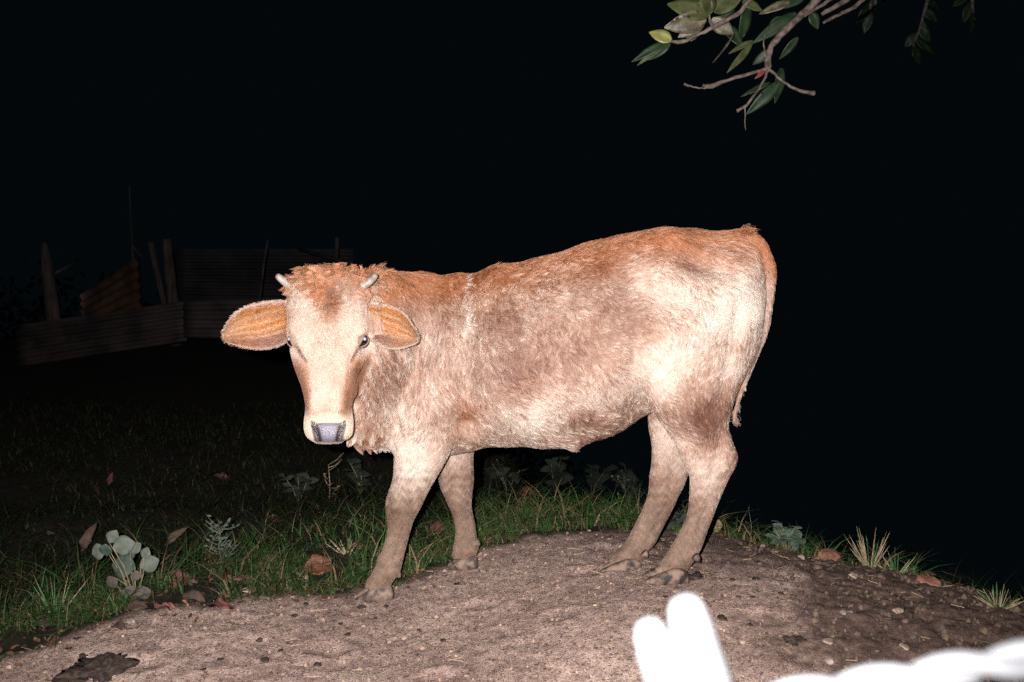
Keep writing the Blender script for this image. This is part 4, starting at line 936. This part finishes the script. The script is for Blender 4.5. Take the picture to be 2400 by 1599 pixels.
for k, (px, py, l, w, hd, st, mi, lb) in enumerate(DRY):
    g = on_ground(px, py); sc = g[1] / FPX; a = math.radians(hd)
    o = link('dry_leaf', leaf_mesh(l * sc, w * sc, .45, .6, 2.2, k * 2.3, 9, 7, 1.0), m_dry[mi])
    x = np.array((math.cos(a), .35 * math.sin(a) * (1 - st), math.sin(a) * st + .05)); zv = np.array((.1, -st, 1 - st * .9 + .05))
    M = axes_matrix(x, zv); xn = np.array(M.col[0][:3])
    c0 = g - xn * l * sc * .5; c0[2] = max(gheight(c0[0], c0[1]) + .012, g[2] + .010 - xn[2] * l * sc * .2)
    o.matrix_world = Matrix.Translation(Vector(c0)) @ M
    tag(o, lb, 'leaf', 'fallen dry leaves')

# ---- plants
m_grey = leaf_mat('leaf_grey_green', (.05, .061, .046), (.085, .098, .076), .8, 40); m_greyd = leaf_mat('leaf_grey_dark', (.018, .032, .024), (.04, .06, .042), .7, 40); m_dust = leaf_mat('leaf_dusty', (.04, .032, .027), (.08, .064, .054), .9, 40)
m_stem = noise_mat('plant_stem', (.09, .075, .045), (.20, .15, .09), 60, .8, .2); m_green = leaf_mat('leaf_green', (.035, .075, .028), (.075, .14, .05), .45, 40); m_drystem = noise_mat('dry_stem', (.13, .095, .055), (.30, .23, .14), 60, .8, .2)
def leaf_between(base, tip, W, mat, parent, face=(0, -1, .25), curl=.15, fold=.15, seed=0, name='leaf', rnd=.8, cr=.3):
    base = np.array(base); tip = np.array(tip); d = tip - base; L_ = np.linalg.norm(d)
    me = leaf_mesh(L_, W, curl, fold, cr, seed, 9, 5, rnd); M = Matrix.Translation(Vector(base)) @ axes_matrix(d, face)
    me.transform(M); return link(name, me, mat, parent)
def plant_grey():
    g = on_ground(318, 1408); root = empty('broadleaf_plant', g); tag(root, 'young plant with round grey-green leaves in the left grass', 'plant'); Y = g[1]
    stems = MB()
    for k, (px, py, r, dy, mt, ax) in enumerate([(264, 1258, 17, 0, m_grey, 60), (290, 1278, 25, -.02, m_grey, 10), (230, 1293, 21, .03, m_grey, 200), (248, 1290, 17, -.03, m_greyd, 265), (317, 1284, 16, .02, m_grey, 40), (341, 1296, 14, -.02, m_grey, 70), (350, 1321, 23, -.01, m_grey, 20), (288, 1326, 32, .02, m_greyd, 180),
                                                 (320, 1349, 13, -.02, m_dust, 0), (304, 1392, 22, -.03, m_dust, 250), (336, 1390, 20, -.04, m_dust, 285), (262, 1365, 18, .0, m_dust, 215), (300, 1300, 18, .04, m_greyd, 100)]):
        a = math.radians(ax); c = P(px, py, Y + dy); sc = Y / FPX; dv = np.array((math.cos(a), 0.15, math.sin(a))) * r * sc
        leaf_between(c - dv, c + dv, 1.95 * r * sc, mt, root, (random.uniform(-.3, .3), -1, random.uniform(.0, .5)), .12, .12, k, rnd=.95, cr=.5)
        b0 = np.array(g); stems.tube([b0 + (0, 0, -.01), lerp(b0, c - dv, .5) + np.array((random.uniform(-.01, .01), .01, .015)), c - dv], [.003, .002, .0012], 6)
    stems.build('stem', m_stem, root)
plant_grey()
def bush(name, px, py, n, rad_px, hgt_px, leaf_px, mat, label, cat='plant', stemmat=None, wr=.55, seed=0, group=None):
    r = random.Random(seed + 11); g = on_ground(px, py); sc = g[1] / FPX; root = empty(name, g); tag(root, label, cat, group); st = MB(); me0 = [leaf_mesh(leaf_px * sc * f, leaf_px * sc * wr * f, .25, .2, .4, seed + f) for f in (.7, 1.0, 1.25)]
    for m_ in me0: m_.materials.append(mat)
    nst = max(3, n // 7); tips = []
    for q in range(nst):
        a = r.uniform(0, 6.28); rr = rad_px * sc * r.uniform(.3, 1); t = np.array(g) + np.array((math.cos(a) * rr, math.sin(a) * rr * .7, hgt_px * sc * r.uniform(.55, 1.0)))
        mid = lerp(np.array(g), t, .5) + np.array((r.uniform(-.01, .01), r.uniform(-.01, .01), .01)); st.tube([np.array(g) + (0, 0, -.01), mid, t], [.0025, .002, .001], 5); tips.append((np.array(g), mid, t))
    for k in range(n):
        b0, mid, t = tips[k % nst]; u = r.uniform(.35, 1.0); p = lerp(mid, t, (u - .5) * 2) if u > .5 else lerp(b0, mid, u * 2)
        a = r.uniform(0, 6.28); d = np.array((math.cos(a), math.sin(a), r.uniform(-.2, .7)))
        o = bpy.data.objects.new('leaf', me0[k % 3]); COL.objects.link(o); o.parent = root; o.matrix_parent_inverse = Matrix.Translation(-Vector(g)); o.matrix_basis = Matrix.Translation(Vector(p)) @ axes_matrix(d, (r.uniform(-.4, .4), r.uniform(-1.0, .1), .8))
    st.build('stem', stemmat or m_stem, root)
m_shrub = leaf_mat('shrub_leaf', (.03, .05, .032), (.065, .095, .062), .7, 40)
bush('shrub', 1866, 1262, 64, 48, 78, 26, m_shrub, 'small bushy plant with grey-green leaves at the right dirt edge', seed=1)
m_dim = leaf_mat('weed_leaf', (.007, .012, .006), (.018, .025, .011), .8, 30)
for k, (px, py, n, r_, h_, lb) in enumerate([(1300, 1165, 34, 50, 120, 'leafy weed in the dark under the middle of the belly'), (1385, 1170, 26, 40, 110, 'leafy weed in the dark under the flank'), (1190, 1150, 24, 40, 90, 'leafy weed in the dark behind the far front leg'),
                                             (850, 1170, 30, 46, 110, 'leafy weed in the grass under the dewlap'), (700, 1180, 24, 40, 80, 'low weed in the grass below the muzzle'), (1480, 1180, 20, 34, 90, 'weed in the dark left of the far rear leg'), (1620, 1190, 20, 30, 60, 'low weed between the rear legs')]):
    bush('weed', px, py, n, r_, h_, 30, m_dim, lb, seed=20 + k, wr=.6, group='weeds behind the cow')
def twiggy(name, px, py, hgt_px, label, mat, n=16, spread=1.0, seed=0, leafy=0, leafmat=None, cat='plant', rad=.0016):
    r = random.Random(seed + 3); g = on_ground(px, py); sc = g[1] / FPX; root = empty(name, g); tag(root, label, cat); mb = MB(); lv = MB(); H = hgt_px * sc
    top = np.array(g) + np.array((r.uniform(-.1, .1) * H, 0, H)); mb.tube([np.array(g) + (0, 0, -.01), lerp(np.array(g), top, .5) + np.array((r.uniform(-.08, .08) * H, 0, 0)), top], [rad * 1.6, rad * 1.2, rad * .5], 5); k = 0
    for q in range(n):
        u = r.uniform(.25, 1); b0 = lerp(np.array(g), top, u); a = r.uniform(0, 6.28); L_ = H * r.uniform(.2, .5) * spread; t = b0 + np.array((math.cos(a) * L_, math.sin(a) * L_ * .6, L_ * r.uniform(.1, .9)))
        m_ = lerp(b0, t, .5) + np.array((0, 0, -.1 * L_)); mb.tube([b0, m_, t], [rad, rad * .8, rad * .4], 4)
        for z in range(leafy):
            c = lerp(m_, t, r.random()); d = np.array((r.uniform(-1, 1), r.uniform(-1, 1), r.uniform(-.2, 1))); leaf_between(c, c + d / np.linalg.norm(d) * .016, .008, leafmat, root, (0, -1, .4), seed=k); k += 1
    mb.build('stem', mat, root)
m_feather = noise_mat('feathery_stem', (.045, .052, .036), (.095, .10, .07), 60, .8, .2)
twiggy('feathery_weed', 525, 1335, 110, 'feathery grey-green weed in the grass left of centre', m_feather, 46, .9, 1, 1, m_greyd)
twiggy('dead_weed', 770, 1190, 110, 'dead branching weed stalk in the grass below the muzzle', m_drystem, 9, .8, 2, 1, m_dust, rad=.0022)
twiggy('seedling_stalk', 1456, 1215, 110, 'thin green stalk left of the far rear leg', m_feather, 10, .7, 3, 1, m_shrub, rad=.0012)
twiggy('grass_stalk', 1782, 1245, 90, 'lone thin stalk left of the small shrub', m_feather, 3, .4, 5, 0, None, rad=.001)
def tuft(px, py, n, hgt_px, label, dry=.4, spread=.9, wid=.006, seed=0):
    g = on_ground(px, py); sc = g[1] / FPX; r = np.random.default_rng(seed); root = empty('grass_tuft', g); tag(root, label, 'grass', 'grass tufts'); mb = MB()
    for k in range(n):
        a = r.uniform(0, 6.28); H = hgt_px * sc * r.uniform(.5, 1.1); ln = r.uniform(.1, spread); b0 = np.array(g) + np.array((math.cos(a), math.sin(a), 0)) * .012 * r.random(); b0[2] -= .008
        tip = b0 + np.array((math.cos(a) * H * ln, math.sin(a) * H * ln * .5, H * (1 - .3 * ln))); mid = lerp(b0, tip, .5) + np.array((0, 0, H * .10 * ln))
        dryb = r.random() < dry
        leaf_between(b0, tip, wid * r.uniform(.7, 1.3), m_drystem if dryb else m_green, root, (r.uniform(-.5, .5), -1, .3), .10 * ln, .2, k, name='blade', rnd=.6, cr=.15)
tuft(2035, 1292, 26, 120, 'tall green grass tuft with pale dry stalks at the right dirt edge', .72, .9, .0042, 3)
tuft(2340, 1425, 30, 70, 'short grass tuft at the right edge of the picture', .5, 1.4, .004, 4)
tuft(2085, 1320, 18, 70, 'small grass tuft on the slope right of the dry tuft', .2, 1.5, .004, 5)
tuft(130, 1440, 14, 120, 'thin tall grass stems at far left', .3, .8, .004, 6)
tuft(815, 1300, 18, 60, 'straw-coloured grass tuft left of the near front leg', .8, 1.0, .004, 7)
# crumpled plastic bag
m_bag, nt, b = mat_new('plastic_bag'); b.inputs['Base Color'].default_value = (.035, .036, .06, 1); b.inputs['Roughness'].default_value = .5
lump('plastic_bag', 1484, 1196, 34, 24, 30, m_bag, 'crumpled bluish plastic bag in the dark left of the far rear leg', 'bag', None, 77, .8, 4, .1)

# =================================================================== FENCE IN THE BACKGROUND
def corr_mat(name, c0, c1): return noise_mat(name, c0, c1, 4, .7, .15, dist=.01, spec=.4, lo=.35, hi=.62)
m_cor = corr_mat('corrugated_rust', (.007, .0045, .004), (.030, .021, .019)); m_cor2 = corr_mat('corrugated_dark', (.006, .005, .006), (.018, .015, .017)); m_cor3 = corr_mat('corrugated_orange', (.022, .010, .006), (.075, .040, .025))
def corrugated(tl, tr_, bl, br, label, mat, pitch=.085, amp=.013):
    """roofing sheet from four corner points; the ridges run along its long side"""
    tl, tr_, bl, br = [np.array(q) for q in (tl, tr_, bl, br)]; h = np.linalg.norm(tl - bl); nw = max(8, int(h / pitch * 10)); nl = 14; nrm = np.cross(tr_ - tl, bl - tl); nrm /= np.linalg.norm(nrm); vs = []; fs = []
    for i in range(nl + 1):
        u = i / nl; t_ = lerp(tl, tr_, u); b_ = lerp(bl, br, u)
        for j in range(nw + 1):
            v = j / nw; s_ = .012 * math.sin(u * 5 + v * 2 + h * 7); vs.append(lerp(t_, b_, v) + nrm * (amp * math.sin(2 * math.pi * v * h / pitch) + s_))
    for i in range(nl):
        for j in range(nw): a = i * (nw + 1) + j; fs.append((a, a + 1, a + nw + 2, a + nw + 1))
    mb = MB(); mb.add(vs, fs); o = mb.build('corrugated_sheet', mat); so = o.modifiers.new('t', 'SOLIDIFY'); so.thickness = .0025
    return tag(o, label, 'metal sheet', 'sheets of the old fence')
corrugated(P(42, 762, 9.7), P(436, 706, 9.45), P(40, 862, 9.7), P(440, 800, 9.45), 'long low corrugated sheet of the fence, left of the cow', m_cor)
corrugated(P(428, 707, 9.32), P(790, 696, 9.18), P(432, 792, 9.32), P(790, 800, 9.18), 'corrugated sheet of the fence behind the cow\'s left ear', m_cor)
corrugated(P(190, 690, 10.80), P(330, 600, 11.88), P(190, 775, 10.80), P(335, 720, 11.88), 'slanting rusty corrugated sheet between two fence posts', m_cor3)
corrugated(P(405, 584, 12.96), P(830, 584, 12.69), P(405, 730, 12.96), P(830, 740, 12.69), 'dim upright corrugated sheet above and behind the left ear', m_cor2)
m_post = noise_mat('old_post', (.014, .010, .009), (.055, .040, .034), 30, .9, .4, dist=.01, stretch=(1, 1, .15))
def post(pts, rads, label, mat=None, name='fence_post', flat=.75, cat='post', ground=True):
    mb = MB(); D = dens([(*P(*p), r) for p, r in zip(pts, rads)], 3)
    if ground: x, y, z, r = D[-1]; D.append(np.array((x, y, min(z - .05, gheight(x, y) - .06), r)))
    mb.tube([d[:3] for d in D], [d[3] for d in D], 10); o = mb.build(name, mat or m_post); return tag(o, label, cat, 'posts and poles of the old fence')
post([(104, 568, 10.26), (112, 640, 10.26), (122, 720, 10.26), (130, 800, 10.26)], [.025, .065, .07, .075], 'thick weathered post with a split pointed top at far left')
post([(390, 560, 11.07), (398, 640, 11.07), (408, 720, 11.07)], [.05, .06, .065], 'broad weathered post in the middle of the fence')
post([(352, 568, 11.21), (366, 630, 11.21), (384, 712, 11.21)], [.035, .035, .03], 'narrow pale post leaning beside the broad post')
post([(628, 562, 10.80), (617, 630, 10.80), (609, 702, 10.80)], [.012, .014, .015], 'thin bent stick standing behind the left ear', name='stick')
post([(790, 556, 11.34), (789, 590, 11.34), (787, 700, 11.34)], [.022, .024, .025], 'upright stick behind the cow\'s poll', name='stick')
post([(303, 434, 12.42), (306, 506, 12.42), (312, 620, 12.42)], [.008, .010, .012], 'tall thin rod above the slanting sheet', name='stick')
def pole(a, b_, r, label):
    mb = MB(); a, b_ = P(*a), P(*b_); mb.tube([a, lerp(a, b_, .5) + np.array((0, 0, -.01)), b_], [r * .8, r, r], 8); tag(mb.build('pole', m_post), label, 'pole', 'posts and poles of the old fence')
pole((700, 584, 11.07), (1010, 668, 9.99), .022, 'sloping pole running down behind the cow\'s poll'); pole((126, 642, 10.12), (182, 609, 10.53), .016, 'short stick jutting from the leftmost post'); pole((286, 540, 12.02), (330, 600, 11.74), .010, 'thin stick leaning on the slanting sheet')

# =================================================================== WOODS FAR BEHIND
def build_woods(n=50000):
    x = RNG.uniform(-24, 24, n); y = 22 + 7 * RNG.random(n) + .1 * np.abs(x); z = -9 + 9 * RNG.random(n)
    tp = -2.2 + 1.3 * fbm(x, x * 0 + 2.0, 12.0, 4, .45) - 9 * sstep(x, -1, 5); ok = (z < tp + RNG.normal(0, .35, n)) & (RNG.random(n) < .9); x, y, z = x[ok], y[ok], z[ok]; n = len(x)
    c = np.stack([x, y, z], -1); s_ = RNG.uniform(.07, .20, n); a = RNG.normal(0, 1, (n, 3)); a /= np.linalg.norm(a, axis=1)[:, None]; b = np.cross(a, RNG.normal(0, 1, (n, 3))); b /= np.linalg.norm(b, axis=1)[:, None]
    V = np.stack([c - a * s_[:, None], c + b * s_[:, None] * .45, c + a * s_[:, None], c - b * s_[:, None] * .45], 1)
    t = np.array((.010, .014, .011)) * RNG.uniform(.4, 1.6, (n, 1)); red = (RNG.random(n) < .012)[:, None]; t = np.where(red, np.array((.08, .018, .01)), t)
    o = link('woods', np_mesh('woods', V.reshape(-1, 3), None, (np.arange(n) * 4)[:, None] + np.arange(4), np.repeat(t, 4, 0)), attr_mat('woods_leaf', .8, .05)); tag(o, 'dark mass of trees and undergrowth far behind the fence', 'woods', kind='stuff')
build_woods()

# =================================================================== TREE AT THE RIGHT WITH THE HANGING BRANCH
m_bark = noise_mat('bark', (.026, .017, .013), (.115, .085, .072), 55, .9, .6, dist=.006, lo=.35, hi=.68)
m_lg = [leaf_mat('tree_leaf_green', (.018, .022, .007), (.044, .050, .016), .6, 30, .15), leaf_mat('tree_leaf_brown', (.036, .026, .015), (.065, .06, .03), .5, 60, lo=.45, hi=.55), leaf_mat('tree_leaf_yellow', (.085, .085, .02), (.14, .13, .034), .45, 30), leaf_mat('tree_leaf_dark', (.005, .011, .005), (.014, .025, .010), .45, 30, .15), leaf_mat('tree_leaf_red', (.10, .018, .010), (.14, .028, .016), .6, 30)]
TY = 3.35
tb = (3.3, 4.0, float(gheight(3.3, 4.0)))
tree = empty('tree', tb); tag(tree, 'tree with large leathery leaves, its branch hanging over the cow\'s rump', 'tree')
mb = MB(); mb.tube([(3.3, 4.0, tb[2] - .2), (3.32, 4.0, .6), (3.25, 3.98, 1.6), (3.3, 4.02, 2.6), (3.2, 4.05, 4.0)], [.17, .14, .125, .11, .07], 18); mb.build('trunk', m_bark, tree)
def br(pts, rads, name='branch'):
    D = dens([(*P(*p), r) if len(p) == 3 and p[2] < 50 else (*p[:3], r) for p, r in zip(pts, rads)], 4); m_ = MB(); rr = [d[3] * (1 + .10 * math.sin(i * 2.1) + .07 * math.sin(i * 5.3)) for i, d in enumerate(D)]
    m_.tube([d[:3] + np.array((.0013 * math.sin(i * 1.7), 0, .001 * math.sin(i * 2.9))) for i, d in enumerate(D)], rr, 9); return m_.build(name, m_bark, tree)
limb = MB(); q0 = P(1985, -110, TY); limb.tube([(3.27, 4.0, 2.3), (2.6, 3.8, 2.62), (1.9, 3.55, 2.55), tuple(P(2100, -180, TY + .05)), tuple(q0)], [.075, .06, .042, .026, .018], 12); limb.build('branch', m_bark, tree)
br([(1990, -115, TY), (1913, 0, TY), (1868, 45, TY), (1819, 94, TY), (1803, 122, TY), (1799, 163, TY)], [.016, .0125, .0115, .0105, .0100, .0105])
br([(1799, 163, TY), (1783, 166, TY), (1705, 188, TY - .02), (1668, 202, TY - .03), (1646, 200, TY - .03)], [.0085, .0055, .0060, .0075, .0050])
br([(1668, 203, TY - .03), (1650, 207, TY - .03), (1625, 204, TY - .03), (1602, 197, TY - .03)], [.0040, .0028, .0026, .0045])
br([(1800, 163, TY), (1812, 170, TY), (1836, 192, TY), (1872, 212, TY), (1908, 219, TY)], [.0070, .0045, .0045, .0050, .0085])
br([(1799, 165, TY), (1794, 180, TY), (1779, 208, TY - .01), (1750, 246, TY - .02), (1726, 261, TY - .02)], [.0065, .0042, .0042, .0045, .0060])
br([(1749, 246, TY - .02), (1746, 262, TY - .02), (1747, 304, TY - .02)], [.0030, .0022, .0014])
br([(1990, -100, TY), (1830, -60, TY - .05), (1758, 0, TY - .08), (1734, 29, TY - .09), (1685, 57, TY - .1), (1640, 80, TY - .1), (1599, 98, TY - .1), (1566, 96, TY - .1)], [.012, .0095, .0075, .0070, .0075, .0052, .0062, .0050])
br([(2060, -60, TY + .1), (1983, 0, TY + .1), (1925, 34, TY + .1)], [.010, .0085, .0070]); br([(2060, -30, TY + .15), (2003, 16, TY + .15), (1965, 35, TY + .15), (1928, 54, TY + .15)], [.008, .0065, .0060, .0045])
br([(1960, -10, TY), (1930, 10, TY), (1884, 38, TY)], [.006, .0055, .0050]); br([(1660, -60, TY - .15), (1668, 10, TY - .12), (1662, 38, TY - .1), (1668, 60, TY - .1)], [.004, .0035, .0035, .0045]); br([(1792, 80, TY), (1790, 110, TY), (1795, 135, TY)], [.002, .0025, .003])
TL = [((1660, 36), (1566, 6), 50, 0, -.12, (.2, -1, .3)), ((1662, 34), (1648, -34), 46, 0, -.12, (.5, -1, .1)), ((1655, 42), (1560, 66), 48, 1, -.11, (0, -1, -.3)), ((1650, 46), (1590, 88), 34, 1, -.10, (-.2, -1, -.2)), ((1573, 95), (1522, 74), 30, 2, -.12, (.2, -1, .2)), ((1672, 26), (1742, -14), 44, 0, -.1, (-.2, -1, .3)), ((1668, 46), (1720, 80), 36, 1, -.08, (.1, -1, -.2)),
      ((1566, 98), (1480, 142), 20, 3, -.1, (.4, -1, .6)), ((1562, 102), (1492, 152), 14, 0, -.09, (-.5, -1, .1)), ((1570, 98), (1520, 140), 26, 3, -.08, (0, -1, .3)), ((1722, 78), (1676, 150), 9, 1, -.08, (1, -.4, .2)), ((1764, 96), (1706, 124), 15, 0, -.05, (.3, -1, .8)), ((1762, 102), (1708, 170), 17, 0, -.04, (.7, -1, .3)),
      ((1866, 32), (1766, 100), 30, 3, .02, (.2, -1, .2)), ((1752, 12), (1738, 98), 32, 3, -.02, (.5, -1, 0)), ((1700, 60), (1742, 110), 30, 3, 0, (.1, -1, .3)), ((1826, 194), (1752, 268), 30, 3, .02, (.35, -1, .25)), ((1832, 160), (1820, 240), 26, 3, .05, (.3, -1, 0)), ((1805, 194), (1736, 224), 14, 3, .0, (.2, -1, .7)), ((1870, 88), (1828, 140), 20, 3, .05, (.4, -1, .1)), ((1900, 30), (1918, 68), 26, 3, .05, (0, -1, .2)), ((1806, 118), (1764, 152), 22, 3, .04, (.2, -1, .3)),
      ((1792, 167), (1770, 184), 9, 4, -.02, (.2, -1, .3)), ((1740, 4), (1790, 24), 24, 0, -.07, (0, -1, .4)), ((1850, 6), (1780, 30), 22, 1, .0, (0, -1, .5)), ((1830, 40), (1800, 80), 26, 3, .06, (.1, -1, .2)), ((1890, -20), (1820, 20), 34, 3, .05, (0, -1, .1)), ((1720, 4), (1690, 48), 26, 3, -.04, (.2, -1, 0)), ((1615, 96), (1640, 40), 30, 1, -.06, (-.1, -1, .1))]
for k, (b0, t0, w, mi, dy, fc) in enumerate(TL):
    leaf_between(P(*b0, TY + dy), P(*t0, TY + dy + random.uniform(-.04, .03)), w * TY / FPX, m_lg[mi], tree, fc, .10, .22, k, cr=.25, rnd=.72)
r = random.Random(5); k = 0
for q in ([(2110, -180), (2180, -60), (2160, 50), (2140, 110)], [(2110, -180), (2260, -60), (2280, 30)], [(2110, -180), (2050, -60), (2040, 30)]):   # dim twigs further back
    br([(x, y, 6.5) for x, y in q], [.020, .014, .009, .005][:len(q)])
    for a, b in zip(q[1:-1], q[2:]):
        for u in (.2, .5, .75, .98):
            px, py = lerp(a[0], b[0], u), lerp(a[1], b[1], u); g_ = r.uniform(-2.6, -.5); l = r.uniform(40, 62)
            leaf_between(P(px, py, 6.5), P(px + l * math.cos(g_), py - l * math.sin(g_), 6.5), r.uniform(16, 26) * 6.5 / FPX, m_lg[3], tree, (r.uniform(-.5, .5), -1, r.uniform(-.2, .5)), .1, .2, k); k += 1

# =================================================================== WIRE FENCE RIGHT IN FRONT OF THE CAMERA
m_wire, nt, b = mat_new('galvanised_wire'); b.inputs['Base Color'].default_value = (.035, .036, .037, 1); b.inputs['Roughness'].default_value = .8; b.inputs['Specular IOR Level'].default_value = .1
WY = .32
w0, w1 = P(1640, 1672, WY), P(2400, 1546, WY); dirw = (w1 - w0) / np.linalg.norm(w1 - w0)
wire = empty('barbed_wire', w0); tag(wire, 'overexposed white twisted wire with two blunt prongs close to the camera', 'wire')
def wpt(s_):   # sagging line through both points
    p = w0 + dirw * s_; p[2] += .035 * (s_ ** 2) if s_ < 0 else .0; return p
for ph in (0, math.pi):
    mb = MB(); pts = []
    for s_ in np.arange(-1.5, 1.3, .004):
        a = s_ / .052 * 2 * math.pi + ph; pts.append(wpt(s_) + np.array((0, math.cos(a), math.sin(a))) * .0030)
    mb.tube(pts, .0036, 10); mb.build('strand', m_wire, wire)
def prong(pts, r):
    mb = MB(); D = dens([P(*p) for p in pts], 6); n = len(D); rr = [r * math.sqrt(max(1 - ((i - (n - 5)) / 4.6) ** 2, .01)) if i > n - 5 else r * (1.28 - .28 * i / n) for i in range(n)]; mb.tube(D, rr, 16); mb.build('prong', m_wire, wire)
prong([(1690, 1700, WY), (1662, 1600, WY - .004), (1630, 1500, WY - .006), (1603, 1408, WY - .008)], .0064); prong([(1620, 1720, WY), (1580, 1640, WY - .01), (1550, 1560, WY - .012), (1518, 1462, WY - .014)], .0056)
for k, s_ in enumerate((-1.5, 1.3)):
    p = wpt(s_); gz = float(gheight(p[0], p[1])); mb = MB(); mb.tube([(p[0], p[1] + .05, gz - .3), (p[0], p[1] + .05, .6), (p[0], p[1] + .05, p[2] + .12)], [.045, .042, .040], 12); tag(mb.build('fence_post', m_post), ('left', 'right')[k] + ' round post holding the wire close to the camera', 'post')
